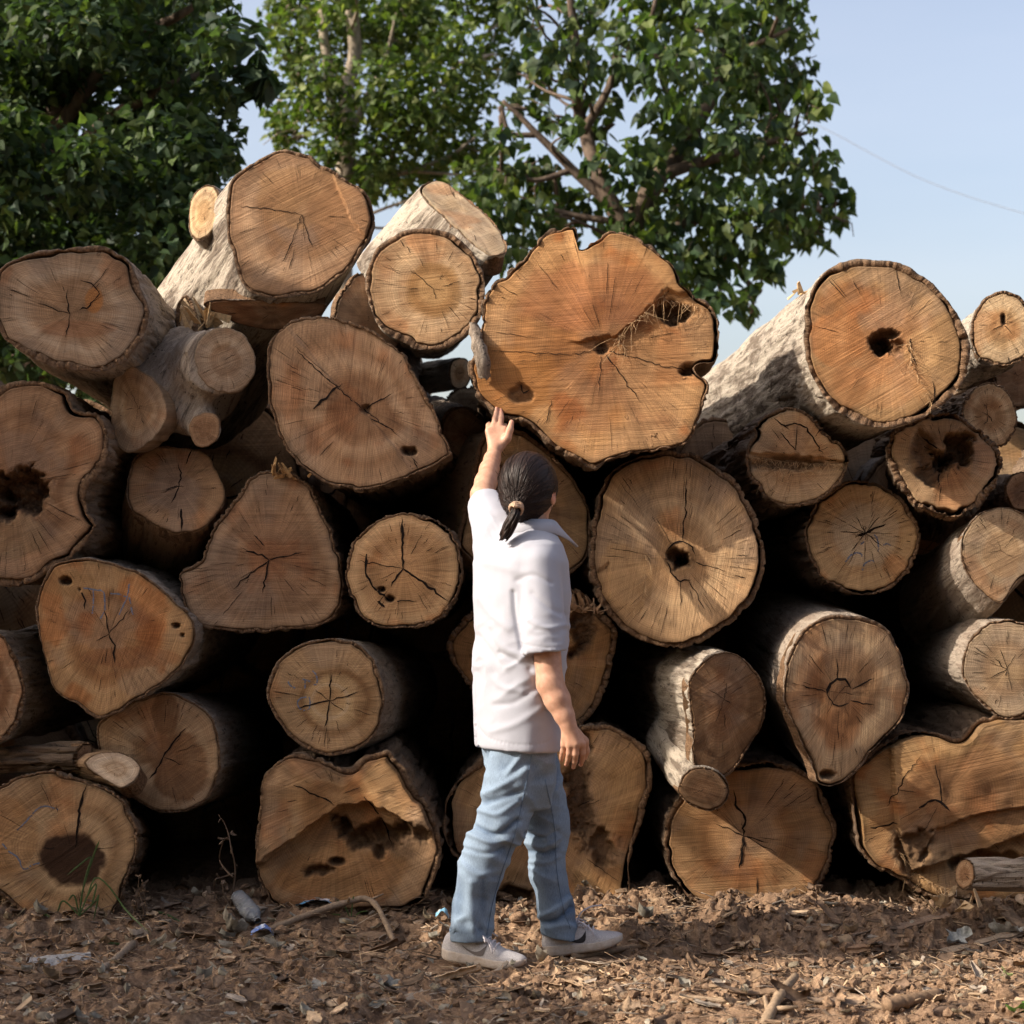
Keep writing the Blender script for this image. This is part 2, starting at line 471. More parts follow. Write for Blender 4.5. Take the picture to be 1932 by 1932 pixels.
# ================================================================== building one cut end
def resample(P, n, it_noise=0.0, seed=0):
    P = np.asarray(P, float); m = len(P); out = []
    for i in range(m):
        p0, p1, p2, p3 = P[i - 1], P[i], P[(i + 1) % m], P[(i + 2) % m]
        for t in np.linspace(0, 1, 24, endpoint=False):
            out.append(0.5 * (2 * p1 + (p2 - p0) * t + (2 * p0 - 5 * p1 + 4 * p2 - p3) * t * t + (3 * p1 - p0 - 3 * p2 + p3) * t ** 3))
    Q = np.array(out); Q2 = np.vstack([Q, Q[:1]])
    s = np.concatenate([[0], np.cumsum(np.linalg.norm(np.diff(Q2, axis=0), axis=1))])
    u = np.linspace(0, s[-1], n, endpoint=False)
    return np.stack([np.interp(u, s, Q2[:, c]) for c in range(2)], 1)
def outward(P):
    d = np.roll(P, -2, 0) - np.roll(P, 2, 0)
    n = np.stack([d[:, 1], -d[:, 0]], 1); n /= np.linalg.norm(n, axis=1)[:, None] + 1e-9
    c = P.mean(0)
    if ((P - c) * n).sum() < 0: n = -n
    return n
class Plane:
    def __init__(s, px, py, Y, yaw=0, pitch=0):
        s.C = at(px, py, Y); y, p = math.radians(yaw), math.radians(pitch)
        s.n = np.array([-math.sin(y) * math.cos(p), -math.cos(y) * math.cos(p), math.sin(p)])
        s.U = unit(np.cross(-s.n, [0, 0, 1])); s.V = np.cross(s.n, s.U)
    def uv(s, pts):
        pts = np.atleast_2d(np.asarray(pts, float)); O = np.array([0, 0, CAMZ])
        d = np.stack([(pts[:, 0] - CX) / FPX, np.ones(len(pts)), (HOR - pts[:, 1]) / FPX], 1)
        t = ((s.C - O) @ s.n) / (d @ s.n)
        Q = O + d * t[:, None] - s.C
        return np.stack([Q @ s.U, Q @ s.V], 1)
    def xyz(s, uv, h=0.0):
        uv = np.asarray(uv); return s.C + uv[..., :1] * s.U + uv[..., 1:2] * s.V + np.asarray(h)[..., None] * s.n

def jag(P, amp, rng, n=14):
    P = np.asarray(P, float)
    s = np.concatenate([[0], np.cumsum(np.linalg.norm(np.diff(P, axis=0), axis=1))])
    m = max(6, min(40, int(s[-1] / 0.012)))
    u = np.linspace(0, s[-1], m)
    Q = np.stack([np.interp(u, s, P[:, c]) for c in range(2)], 1)
    Q[1:-1] += rng.normal(0, amp, (m - 2, 2))
    return Q

def cut_face(name, parent, origin, pl, W, pith, px_pith, spec, seed, res=0.006):
    """end grain: a polar sheet from the pith to the wood's outline W (2D on plane pl) with a short side wall"""
    rng = np.random.default_rng(seed)
    n = len(W); R = np.linalg.norm(W - pith, axis=1)
    K = int(np.clip(R.max() / res, 10, 74))
    ks = np.linspace(0.012, 1, K)
    uv = pith + (W - pith)[None] * ks[:, None, None]              # K,n,2
    ang = np.arctan2(uv[..., 1] - pith[1], uv[..., 0] - pith[0])
    kk = np.broadcast_to(ks[:, None], ang.shape)
    rr = kk * R[None]
    so = seed * 3.71
    def height(q):                                                 # metres towards the viewer, q (...,2) on the plane
        X = pl.xyz(q); px, py = to_px(X)
        p3 = np.stack([q[..., 0], q[..., 1], np.full(q.shape[:-1], so)], -1)
        h = (fbm(p3 * 7, 3) - 0.5) * 0.012 * spec.get('wavy', 1.0)
        rot = np.zeros(px.shape)
        for (poly, hh, *rag) in spec.get('steps', []):
            poly = np.array(poly, float); a = rag[0] if rag else 4
            ye = np.interp(px, poly[:, 0], poly[:, 1]) + (fbm(p3 * 40, 3) - 0.5) * 2 * a
            inside = sstep(0, 60, px - poly[0, 0]) * sstep(0, 60, poly[-1, 0] - px) if len(rag) > 1 else 1.0
            h = h + hh * sstep(-2.0, 2.0, ye - py) * inside
        for (hx, hy, rx, ry, dep, *o) in spec.get('holes', []):
            d = np.hypot((px - hx) / rx, (py - hy) / ry) + (fbm(p3 * 24 + hx, 4) - 0.5) * 1.9 + (fbm(p3 * 8 + hx, 2) - .5) * .8
            m = sstep(1.15, 0.55, d)
            h = h - dep * m * (0.7 + 0.6 * fbm(p3 * 45 + 9, 3))
            rot = np.maximum(rot, sstep(1.45, 0.85, d) * (o[0] if o else 1.0))
        return h, rot, px, py
    h, rot, px, py = height(uv)
    sap, heart = [np.array(c) for c in (TONE[spec['tone']] if isinstance(spec['tone'], str) else spec['tone'])]
    des = lambda c: 1.0 * (c * 1.0 + 0.0 * c.mean() * np.array([1.12, 1.0, 0.86])); sap, heart = des(sap), des(heart)
    p3 = np.stack([uv[..., 0], uv[..., 1], np.full(ang.shape, so)], -1)
    low = fbm(p3 * 5 + 3, 4); mid = fbm(p3 * 13 + 8, 3)
    cs = np.stack([np.cos(ang), np.sin(ang)], -1)
    zone = fbm(np.stack([kk * 5.5 + (mid - .5) * .5, np.full(kk.shape, so + 40), kk * 0], -1), 2)
    rad = fbm(np.concatenate([cs * 4.5, kk[..., None] * 1.2 + so], -1), 4)
    hr = spec.get('heart_r', 0.6)
    mh = sstep(hr + 0.16, hr - 0.16, kk + (mid - 0.5) * 0.35 + (rad - 0.5) * 0.3)
    c = sap + (heart - sap) * mh[..., None]
    band = fbm(np.stack([rr * 26 + (mid - .5) * 1.2, np.full(rr.shape, so), low * 2], -1), 3)
    c = c * (0.72 + 0.56 * low)[..., None] * (0.80 + 0.40 * band)[..., None] * (0.74 + 0.52 * rad)[..., None]
    c = c * (0.62 + 0.76 * zone)[..., None] * (1 + (zone - .5)[..., None] * np.array([-.10, .10, .25]))
    g = sstep(0.52, 0.68, fbm(p3 * 6 + 31, 4)) * spec.get('grey', 0.5)
    c = c + (GREY * (0.8 + 0.4 * mid[..., None]) - c) * g[..., None] * 0.7
    orr = sstep(0.54, 0.70, fbm(p3 * 8 + 61, 4)) * spec.get('red', 0.6)
    c = c * (1 + orr[..., None] * np.array([-0.05, -0.30, -0.45]))
    for (sx, sy, rx, ry, col, al) in spec.get('stains', []):
        d = np.hypot((px - sx) / rx, (py - sy) / ry) + (fbm(p3 * 18 + sx, 4) - 0.5) * 0.55
        m = (sstep(1.12, 0.90, d) * al)[..., None]
        c = c + (np.array(col) * (0.75 + 0.5 * mid[..., None]) - c) * m
    for (bx, by, rx, ry, bw, col, al) in spec.get('bands', []):
        d = np.hypot((px - bx) / rx, (py - by) / ry) + (fbm(p3 * 14 + bx, 3) - 0.5) * 0.18
        m = (np.exp(-((d - 1) / bw) ** 2) * al * (0.4 + 1.1 * fbm(p3 * 9 + 77, 2)))[..., None].clip(0, 1)
        c = c + (np.array(col) - c) * m
    c = c * (1 - 0.35 * sstep(0.93, 1.0, kk))[..., None]
    V = pl.xyz(uv, h).reshape(-1, 3)
    F = grid_faces(K, n)
    jj = np.arange(n); j2 = (jj + 1) % n
    # close the polar grid (wrap columns)
    i = np.arange(K - 1)[:, None]
    wrap = np.stack([i * n + n - 1, (i + 1) * n + n - 1, (i + 1) * n, i * n], -1).reshape(-1, 4)
    wallV = pl.xyz(W, np.full(n, -0.09))
    base = len(V)
    wall = np.stack([(K - 1) * n + jj, base + jj, base + j2, (K - 1) * n + j2], 1)
    Fall = np.concatenate([F, wrap, wall])
    cw = c[-1] * 0.8
    mb = MB()
    A = dict(col=np.concatenate([c.reshape(-1, 3), cw]),
             wv=np.concatenate([np.concatenate([cs, rr[..., None] * 1.0 + so], -1).reshape(-1, 3), np.concatenate([cs[-1], rr[-1][:, None] + so], 1)]),
             wk=np.concatenate([(kk * R.mean()).ravel(), np.full(n, R.mean())]),
             rot=np.concatenate([rot.ravel(), rot[-1]]))
    sa = math.radians(spec.get('saw', rng.uniform(-35, 35)))
    q = uv.reshape(-1, 2); q = np.vstack([q, W])
    A['sv'] = np.stack([q[:, 0] * math.cos(sa) + q[:, 1] * math.sin(sa), -q[:, 0] * math.sin(sa) + q[:, 1] * math.cos(sa), np.full(len(q), so)], 1)
    Fl = Fall.tolist() + [list(range(n))]
    mb.add(np.vstack([V, wallV]), Fl, 0, **A)
    # cracks: thin dark wedges following the wood
    cr = []
    for pts, w in spec.get('cracks', []): cr.append((pl.uv(pts), w * 0.0015))
    na = spec.get('star', 3)
    a0 = rng.uniform(0, 6.28)
    for q_ in range(na):
        a = a0 + 6.283 * q_ / max(na, 1) + rng.normal(0, 0.35)
        j = int((np.argmin(np.abs(np.angle(np.exp(1j * (np.arctan2(*(W - pith).T[::-1]) - a)))))))
        L = rng.uniform(0.12, 0.5)
        cr.append((np.stack([pith, pith + (W[j] - pith) * L]), rng.uniform(0.0009, 0.0024)))
    for q_ in range(int(spec.get('rim', 16) * 1.25)):
        j = rng.integers(n); k0 = rng.uniform(0.80, 0.99) if rng.random() < .6 else rng.uniform(.35, .85); k1 = max(k0 - rng.uniform(0.06, 0.40) * (1 if q_ % 3 else .5), .1)
        d = W[j] - pith
        cr.append((np.stack([pith + d * k0, pith + d * k1]), rng.uniform(0.0007, 0.0017), .0011))
    for P, w, *jg in cr:
        Q = jag(P, jg[0] if jg else 0.0022, rng)
        m = len(Q); T = np.gradient(Q, axis=0); T /= np.linalg.norm(T, axis=1)[:, None] + 1e-9
        Nn = np.stack([-T[:, 1], T[:, 0]], 1)
        prof = np.clip(np.minimum(np.linspace(0.35, 6, m), np.linspace(4.5, 0, m)), 0, 1) * (0.6 + 0.8 * rng.random(m))
        wd = (w * prof + 0.0003)[:, None] * 0.5
        Lq, Rq = Q + Nn * wd, Q - Nn * wd
        E = np.concatenate([Lq, Rq]); hE = height(E)[0] + 0.0016
        F2 = [[k, k + 1, m + k + 1, m + k] for k in range(m - 1)]
        Z = len(E)
        mb.add(pl.xyz(E, hE), F2, 1, col=np.tile([0.02, .012, .008], (Z, 1)), wv=np.zeros((Z, 3)), wk=np.zeros(Z), rot=np.zeros(Z), sv=np.zeros((Z, 3)))
    # torn fibres along the ragged edges
    for pts, cnt, ln in spec.get('fibres', []):
        P = pl.uv(pts); s = np.concatenate([[0], np.cumsum(np.linalg.norm(np.diff(P, axis=0), axis=1))])
        for _ in range(cnt):
            u = rng.uniform(0, s[-1]); b = np.array([np.interp(u, s, P[:, 0]), np.interp(u, s, P[:, 1])])
            hb = height(b[None])[0][0] + 0.002
            d = np.array([rng.normal(0, 0.6), rng.normal(-0.8, 0.5)]); l = ln * rng.uniform(0.3, 1.2)
            pts3 = [pl.xyz(b[None], np.array([hb]))[0]]
            for e in range(3):
                d = d + rng.normal(0, 0.35, 2)
                pts3.append(pts3[-1] + (pl.U * d[0] + pl.V * d[1]) * l / 3 + pl.n * rng.normal(0.004, 0.006))
            tv, tf = tube(pts3, np.linspace(0.0010, 0.0004, 4), 3, False)
            Z = len(tv)
            mb.add(tv, tf, 2, col=np.tile([0.5, .33, .18], (Z, 1)), wv=np.zeros((Z, 3)), wk=np.zeros(Z), rot=np.zeros(Z), sv=np.zeros((Z, 3)))
    if spec.get('marks'):                                         # faded crayon strokes left by the loggers
        for pts in spec['marks']:
            Q = smooth_path(pl.uv(pts), 26) + rng.normal(0, .0007, (26, 2)); T = np.gradient(Q, axis=0); T /= np.linalg.norm(T, axis=1)[:, None] + 1e-9
            Nn = np.stack([-T[:, 1], T[:, 0]], 1); wd = (.0026 * (.5 + .8 * rng.random(26)))[:, None]
            E = np.concatenate([Q + Nn * wd, Q - Nn * wd])
            Z = 52
            mb.add(pl.xyz(E, height(E)[0] + .0011), [[k, k + 1, 26 + k + 1, 26 + k] for k in range(25) if rng.random() < .88], 3, col=np.tile([0.02, .012, .008], (Z, 1)), wv=np.zeros((Z, 3)), wk=np.zeros(Z), rot=np.zeros(Z), sv=np.zeros((Z, 3)))
    me = mb.mesh(name, [M_WOOD, M_CRACK, M_FIB, M_CRAYON], True, origin)
    return link(name, me, parent)

def bark_sleeve(name, parent, origin, pl, W, O, axis, L, style, seed, rear_scale=0.95, gap=0.004, bend=None, ragged=0.008):
    rng = np.random.default_rng(seed + 500)
    n = len(O); cen = O.mean(0); amp = BARK_AMP[style]; so = seed * 1.37
    No = outward(O); ao = np.arctan2(O[:, 1] - cen[1], O[:, 0] - cen[0]); R0 = np.linalg.norm(O - cen, axis=1)
    cyl = np.stack([np.cos(ao), np.sin(ao)], 1)
    g = np.maximum(fbm(np.concatenate([cyl * 1.6, np.full((n, 1), so)], 1), 3) - 0.47, 0) * 2 * gap * 4
    lipn = (fbm(np.concatenate([cyl * 18, np.full((n, 1), so + 4)], 1), 4) - 0.5) * 2.6 * ragged
    Wn = W + No * g[:, None]
    O = O + No * np.maximum(0.004, 0)  * ((Wn - O) * No).sum(1)[:, None].clip(0, 1)
    rows = []; ats = []; lip = []
    def row(P2, h, s, l):
        rows.append(pl.xyz(P2, np.broadcast_to(np.asarray(h, float), (n,))) + np.zeros(3)); ats.append(np.stack([cyl[:, 0] * R0.mean(), cyl[:, 1] * R0.mean(), np.full(n, s)], 1)); lip.append(np.full(n, l))
    row(Wn, -0.085, 0.08, 1)
    row(Wn, lipn - 0.004, 0, 1)
    row((Wn * 0.5 + O * 0.5), lipn - 0.001 + rng.normal(0, 0.0015, n), 0, 1)
    row(O - No * 0.002, lipn - 0.003, 0, 0.8)
    S = np.unique(np.concatenate([np.arange(0.006, 0.55, 0.011), np.geomspace(0.55, L, 26)]))
    ax = unit(axis)
    for s in S:
        sc = 1 + (rear_scale - 1) * s / L
        q = np.concatenate([cyl * R0.mean() * np.array([[1, 1]]), np.full((n, 1), s)], 1)
        big = (fbm(np.stack([cyl[:, 0] * 1.2, cyl[:, 1] * 1.2, np.full(n, s * 2.2 + so)], 1), 3) - 0.5) * (0.02 if style == 'smooth' else 0.045) * min(1, s / 0.25)
        rid = fbm(np.stack([q[:, 0] * 26, q[:, 1] * 26, q[:, 2] * 5 + so], 1), 4) - 0.5
        rid2 = np.abs(fbm(np.stack([q[:, 0] * 14, q[:, 1] * 14, q[:, 2] * 3.5 + so + 7], 1), 3) - 0.5) * 2
        d = big + amp * (2.4 * rid - 1.6 * sstep(0.18, 0.0, rid2)) * min(1, s / 0.02 + .35)
        P2 = cen + (O - cen) * sc + No * d[:, None]
        off = ax * s
        if bend is not None: off = off + np.asarray(bend) * (s / L) ** 2
        rows.append(pl.xyz(P2) + off); ats.append(np.stack([q[:, 0], q[:, 1], q[:, 2] + so], 1)); lip.append(np.full(n, 0.0))
    V = np.concatenate(rows); m = len(rows)
    i = np.arange(m - 1)[:, None]; j = np.arange(n)[None]; j2 = (j + 1) % n
    F = np.stack([i * n + j, (i + 1) * n + j, (i + 1) * n + j2, i * n + j2], -1).reshape(-1, 4)
    Fl = F.tolist() + [[(m - 1) * n + k for k in range(n)]]
    me = mesh_from(name, V - np.asarray(origin), Fl, [BARK[style]], None, True, {'bv': np.concatenate(ats), 'blip': np.concatenate(lip)})
    return link(name, me, parent)

LOGS = {}
def log_end(parent, origin, spec, seed, n=300, part_bark='bark', sub=False):
    """one sawn end with its bark sleeve behind"""
    P = np.array(spec['poly'], float); c = P.mean(0)
    pl = Plane(c[0], c[1], spec['Y'], spec.get('yaw', 0), spec.get('pitch', 0))
    O = resample(pl.uv(P), n)
    a = np.arange(n) / n * 6.2832
    cyl = np.stack([np.cos(a), np.sin(a), np.full(n, seed * 2.3)], 1)
    R = np.linalg.norm(O - O.mean(0), axis=1).mean()
    O = O + outward(O) * ((fbm(cyl * 5, 4) - 0.5) * 0.02 * min(1, R / 0.25) * spec.get('rough', 1.0))[:, None]
    if spec.get('style', 'brown') == 'brown' and R > 0.1: O = O - outward(O) * (0.007 * sstep(0.42, 0.30, np.abs(fbm(cyl * [11, 11, 1], 2) - .5) * 4 + .22))[:, None]
    px_pith = np.array(spec.get('pith', c), float)
    pith = pl.uv(px_pith)[0]
    t = spec.get('bark', 0.018) * np.clip(0.15 + 1.7 * fbm(cyl * 2.6 + 5, 3), .25, 2)
    d = O - pith; dl = np.linalg.norm(d, axis=1)
    W = O - outward(O) * t[:, None]
    # smooth the wood outline a little
    for _ in range(3): W = (np.roll(W, 1, 0) + 2 * W + np.roll(W, -1, 0)) / 4
    L = spec.get('L', 3.2)
    if 'rear' in spec:
        rp = at(*spec['rear']); axis = rp - pl.C; L = float(np.linalg.norm(axis))
    else:
        axis = np.array([spec.get('dx', 0.0), 1.0, spec.get('dz', 0.0)])
    b = None
    if not spec.get('nobark'):
        b = bark_sleeve(part_bark, parent, origin, pl, W, O, axis, L, spec.get('style', 'brown'), seed, spec.get('rs', 0.93), spec.get('gap', 0.004), spec.get('bend'), spec.get('ragged', 0.008))
    f = cut_face('cut_face', (b if sub and b is not None else parent), origin, pl, W, pith, px_pith, spec, seed)
    return pl, b, f
def make_log(key, label, name='log', group='sawn logs stacked in the pile', stubs=(), cat='log', **spec):
    seed = 11 + len(LOGS) * 7
    spec.setdefault('tone', 'tan')
    P = np.array(spec['poly'], float); c = P.mean(0)
    org = at(c[0], P[:, 1].max(), spec['Y'])
    e = empty(name, org, label, cat, group)
    pl, b, f = log_end(e, org, spec, seed)
    for k, st in enumerate(stubs):
        st = dict(st); st.setdefault('tone', spec['tone']); st.setdefault('style', spec.get('style', 'brown')); st.setdefault('L', 0.5)
        log_end(e, org, st, seed + 300 + k, 140, 'branch_stub', True)
    LOGS[key] = (e, pl)
    return e
# ================================================================== the pile, log by log (outlines read off the photograph, each at its own distance)
DK = (0.075, 0.042, 0.024)
make_log('A', "oval log with small orange cracks at its heart, topmost at the far left", Y=6.55, style='grey', bark=0.022, tone='grey', gap=0.006,
  poly=[(-6,520),(30,488),(85,472),(150,464),(200,467),(240,490),(262,530),(278,570),(280,608),(262,650),(235,682),(190,700),(130,698),(70,680),(20,648),(-12,600)],
  pith=(132,592), yaw=-6, pitch=2, star=0, saw=-10, wavy=1.5, dz=-0.04, stains=[(178,566,16,22,(0.36,0.15,0.045),.8),(150,620,70,16,(0.30,0.14,0.07),.5)],
  cracks=[([(132,592),(125,560),(128,545)],2.5),([(132,592),(122,640)],2.2),([(132,592),(95,580),(70,572)],1.6),([(178,566),(168,580),(150,585)],3),([(178,566),(190,552),(172,535),(150,528)],2)])
make_log('B', "largest top log, pale and knotted on its left flank with a sawn branch stub", Y=6.74, style='pale', bark=0.014, tone='brown', gap=0.004, yaw=3, pitch=1,
  poly=[(428,392),(434,345),(470,310),(525,282),(572,289),(618,314),(652,338),(688,362),(706,395),(702,430),(684,470),(660,505),(614,543),(565,560),(503,562),(466,545),(445,505),(431,450)],
  bands=[(580,410,75,70,.16,(0.27,0.145,0.07),.7)],
  pith=(570,405), heart_r=0.55, star=0, saw=25, rear=(378,705,8.1), rs=1.27, stains=[(570,370,90,60,(0.36,0.20,0.09),.6),(640,410,60,60,(0.33,0.17,0.08),.6)],
  steps=[([(600,250),(640,360),(665,420),(712,470)],0.018,6)],
  cracks=[([(570,405),(545,470),(530,500)],2),([(570,405),(500,392),(445,392)],1.6),([(570,405),(590,470)],1.4)],
  stubs=[dict(poly=[(356,402),(360,374),(376,354),(396,348),(410,358),(416,386),(410,420),(394,444),(370,456),(356,434)], Y=6.92, yaw=26, pitch=5, L=0.55, rear=(500,500,7.5), bark=0.008, tone='pale', star=0, rim=5, rs=1.7, red=0.2),
         dict(poly=[(330,590),(338,566),(352,556),(366,575),(374,610),(368,640),(350,652),(334,640)], Y=7.05, yaw=20, pitch=8, rear=(420,640,7.6), bark=0.02, tone='pale', star=0, rim=3, red=0.2),
         dict(poly=[(384,575),(430,566),(500,566),(580,570),(618,575),(600,600),(560,622),(500,622),(440,608)], Y=6.80, pitch=-38, yaw=-5, rear=(520,560,7.5), bark=0.006, tone=((0.27,0.15,0.075),(0.22,0.12,0.06)), star=0, rim=4)])
make_log('C', "round log with ringed orange heart and big slanting branch cut above it", Y=6.64, style='pale', bark=0.024, tone='tan', gap=0.005, yaw=5, pitch=2,
  poly=[(690,545),(697,495),(715,462),(760,437),(806,430),(850,440),(885,468),(910,510),(916,560),(900,610),(865,645),(820,660),(775,655),(735,632),(705,600)],
  bands=[(818,545,40,40,.2,(0.28,0.145,0.055),.8)],
  pith=(818,545), heart_r=0.5, star=3, rim=26, saw=5, stains=[(818,545,52,52,(0.34,0.19,0.075),.75),(818,545,28,28,(0.42,0.25,0.11),.7)],
  rear=(800,600,9.5), rs=0.95,
  stubs=[dict(poly=[(792,356),(815,341),(842,346),(880,372),(912,398),(940,428),(958,462),(950,478),(925,480),(895,462),(865,436),(835,408),(806,380)], Y=7.02, yaw=-14, pitch=52, rear=(770,560,7.5), bark=0.009, tone=((0.40,0.29,0.18),(0.34,0.23,0.13)), star=0, rim=6, saw=38, rs=1.25, wavy=2)])
make_log('D', "huge orange log end with a notched top and two-level cut, where the hand reaches", Y=6.57, style='brown', bark=0.014, tone='orange', yaw=4.5, pitch=1, gap=0.006, ragged=0.016,
  poly=[(884,690),(900,660),(908,620),(913,570),(930,535),(958,515),(990,490),(1003,468),(1030,438),(1075,424),(1092,436),(1090,468),(1106,466),(1129,447),(1156,434),(1200,449),(1241,476),(1275,506),(1284,530),(1312,556),(1347,578),(1358,612),(1357,645),(1350,682),(1318,690),(1312,702),(1334,722),(1330,755),(1318,790),(1296,837),(1240,850),(1190,855),(1150,868),(1115,882),(1064,854),(1034,833),(996,803),(950,790),(922,769),(891,731)],
  pith=(1142,655), heart_r=0.75, star=0, rim=18, saw=3, wavy=1.3, grey=0.25, red=0.9,
  steps=[([(1060,650),(1165,634),(1200,606),(1262,548),(1300,556),(1345,570),(1400,575)],0.022,7,1)],
  holes=[(1270,592,30,20,0.06),(1136,658,11,9,0.02),(985,742,16,14,0.012,.7),(1300,698,12,10,0.04)],
  stains=[(960,720,90,70,(0.36,0.155,0.045),.75),(1120,560,150,60,(0.33,0.135,0.06),.5),(1250,700,90,80,(0.45,0.26,0.12),.5)],
  fibres=[([(1165,632),(1200,606),(1262,550)],60,0.04),([(1165,632),(1180,660)],18,0.06),([(1240,560),(1340,585)],30,0.05)],
  cracks=[([(1136,658),(1180,720),(1210,760)],2),([(1136,658),(1080,670),(1010,665),(920,662)],1.3),([(1136,658),(1130,750)],1.4),([(1040,755),(1030,800)],2),([(1136,658),(1250,690),(1310,700)],1.5),([(980,720),(985,742),(1000,735)],3)])
make_log('E', "big upper right log with a square hollow heart and whitish bark on its side", Y=6.46, style='pale', bark=0.026, tone=((0.45,0.285,0.14),(0.40,0.205,0.09)), yaw=7, pitch=2, gap=0.010, ragged=0.014,
  poly=[(1516,640),(1518,590),(1535,540),(1560,510),(1595,491),(1640,488),(1690,494),(1740,520),(1785,560),(1815,605),(1832,655),(1826,700),(1802,742),(1755,780),(1700,803),(1645,806),(1592,782),(1550,742),(1526,695)],
  pith=(1672,652), heart_r=0.62, star=0, rim=12, saw=30, wavy=1.5, red=0.8, rear=(1345,840,11.0), rs=1.12,
  holes=[(1662,648,22,18,0.09),(1672,630,22,10,0.04),(1690,650,18,14,0.03,.7)],
    stains=[(1580,640,50,50,(0.38,0.15,0.05),.6),(1740,665,34,44,(0.40,0.24,0.11),.6),(1640,720,110,50,(0.42,0.21,0.09),.5)],
  fibres=[([(1716,640),(1720,690)],26,0.035),([(1722,690),(1760,765)],26,0.03)],
  cracks=[([(1718,638),(1716,660),(1730,690)],3),([(1760,720),(1766,770)],2),([(1690,500),(1700,560)],1.3)])
make_log('F', "small white-barked log beyond the big hollow-hearted one at the upper right", Y=7.15, style='pale', bark=0.012, tone='pale', yaw=8, pitch=2, rear=(1790,700,9.6),
  poly=[(1830,630),(1838,590),(1858,562),(1888,548),(1920,556),(1944,585),(1950,630),(1938,670),(1905,690),(1868,688),(1842,668)], pith=(1893,612), star=4, rim=14, holes=[(1893,600,5,9,0.02)])
def forked(key, label, ends, bones, style, group='sawn logs stacked in the pile'):
    """a crotch piece: one continuous bark-covered body with several sawn ends"""
    org = at(*ends[0]['pith'], ends[0]['Y']); e = empty('forked_log', org, label, 'log', group)
    P = np.array([p for b in bones for p in b[:2]]); v = Vol(P.min(0) - .26, P.max(0) + .26, .007)
    for a, b, ra, rb in bones: v.cone(a, b, ra, rb, .09)
    for q, sp in enumerate(ends):
        pl, _, f = log_end(e, org, dict(sp, nobark=True), 900 + q * 13, 150)
        r = np.linalg.norm(np.ptp(np.array(sp['poly'], float), axis=0)) / FPX * sp['Y'] * .5
        v.cut(pl.C - pl.n * .004, pl.n, pl.C - r, pl.C + r)
    V, F = v.mesh(); V = relax(V, F, 2, .5); Nn = vert_normals(V, F)
    d = (fbm(V * 7, 3) - .5) * .035 + (fbm(np.stack([V[:, 0] * 30 + V[:, 2] * 14, V[:, 1] * 10, V[:, 2] * 18 - V[:, 0] * 10], 1), 3) - .5) * .016
    keep = np.ones(len(V))
    for sp in ends:
        pl = Plane(*np.array(sp['poly'], float).mean(0), sp['Y'], sp.get('yaw', 0), sp.get('pitch', 0)); keep = np.minimum(keep, sstep(.002, .03, np.abs((V - pl.C) @ pl.n)))
    V = V + Nn * (d * keep)[:, None]
    link('bark', mesh_from('bark', V - org, F, [BARK[style]], None, True, {'bv': np.stack([V[:, 0] - V[:, 2] * .5, V[:, 1] * .6, V[:, 2] * .6 + V[:, 0] * .4], 1), 'blip': np.zeros(len(V))}), e)
    LOGS[key] = (e, None)
c1, c2, c3 = at(264, 770, 6.72), at(425, 680, 6.62), at(386, 812, 6.66)
core = at(345, 712, 7.0)
forked('G', "forked grey log piece with three sawn branch ends, left of the centre top",
  [dict(poly=[(214,720),(228,688),(262,692),(298,722),(318,768),(312,802),(292,828),(262,852),(236,856),(218,838),(207,790)], pith=(262,770), Y=6.715, yaw=24, pitch=-4, tone='grey', bark=.006, star=3, rim=8, saw=60),
   dict(poly=[(364,675),(374,640),(402,619),(436,616),(467,635),(486,670),(482,706),(461,734),(428,745),(394,734),(372,708)], pith=(425,680), Y=6.615, yaw=-8, pitch=-3, tone='grey', bark=.006, star=1, rim=5, saw=25),
   dict(poly=[(355,812),(362,789),(384,777),(406,781),(417,800),(411,829),(390,845),(367,841)], pith=(386,812), Y=6.655, yaw=-6, pitch=-8, tone='brown', bark=.004, star=0, rim=2)],
  [(c1 + [-.03, -.04, 0], core, .105, .15), (c2 + [.01, -.06, 0], core, .112, .135), (c3 + [.005, -.008, 0], at(358, 765, 6.93), .056, .10), (core, at(290, 650, 7.6), .15, .17), (at(290, 730, 6.95), at(400, 730, 6.9), .11, .10)], 'grey')
make_log('H', "broad egg-shaped log below the two top ones, with a long diagonal split", Y=6.60, style='brown', bark=0.012, tone='brown', yaw=5.5, pitch=1,
  poly=[(503,690),(510,645),(535,612),(580,599),(640,600),(690,615),(730,640),(770,680),(800,735),(825,785),(845,840),(848,862),(800,888),(740,908),(690,924),(640,920),(590,898),(545,855),(518,800),(504,740)],
  pith=(690,770), heart_r=0.5, star=0, rim=26, saw=84, wavy=1.6, grey=0.4, holes=[(772,893-42,12,8,0.03),(690,770,10,8,0.015,.6)],
  cracks=[([(592,772),(620,745),(645,722)],5),([(560,660),(600,700),(640,735),(690,775),(760,830)],2.2),([(690,770),(740,742)],3),([(700,790),(745,812)],2.4),([(775,850),(790,890)],1.8)],
  steps=[([(500,560),(610,700),(700,790),(790,900)],-0.006,5)])
make_log('I', "big lobed log with a crumbling rotten hollow, cut by the left edge", Y=6.58, style='brown', bark=0.026, tone='brown', yaw=-3, gap=0.008,
  poly=[(-60,760),(0,733),(30,721),(80,719),(122,736),(142,772),(182,777),(203,808),(203,862),(184,900),(165,925),(168,968),(182,990),(166,1020),(140,1050),(100,1072),(60,1100),(20,1106),(-60,1090),(-110,1000),(-120,860)],
  pith=(20,915), star=0, rim=34, saw=20, wavy=1.5, holes=[(35,925,52,42,0.10),(5,950,30,30,0.05)], stains=[(20,1010,70,45,(0.30,0.20,0.11),.6)])
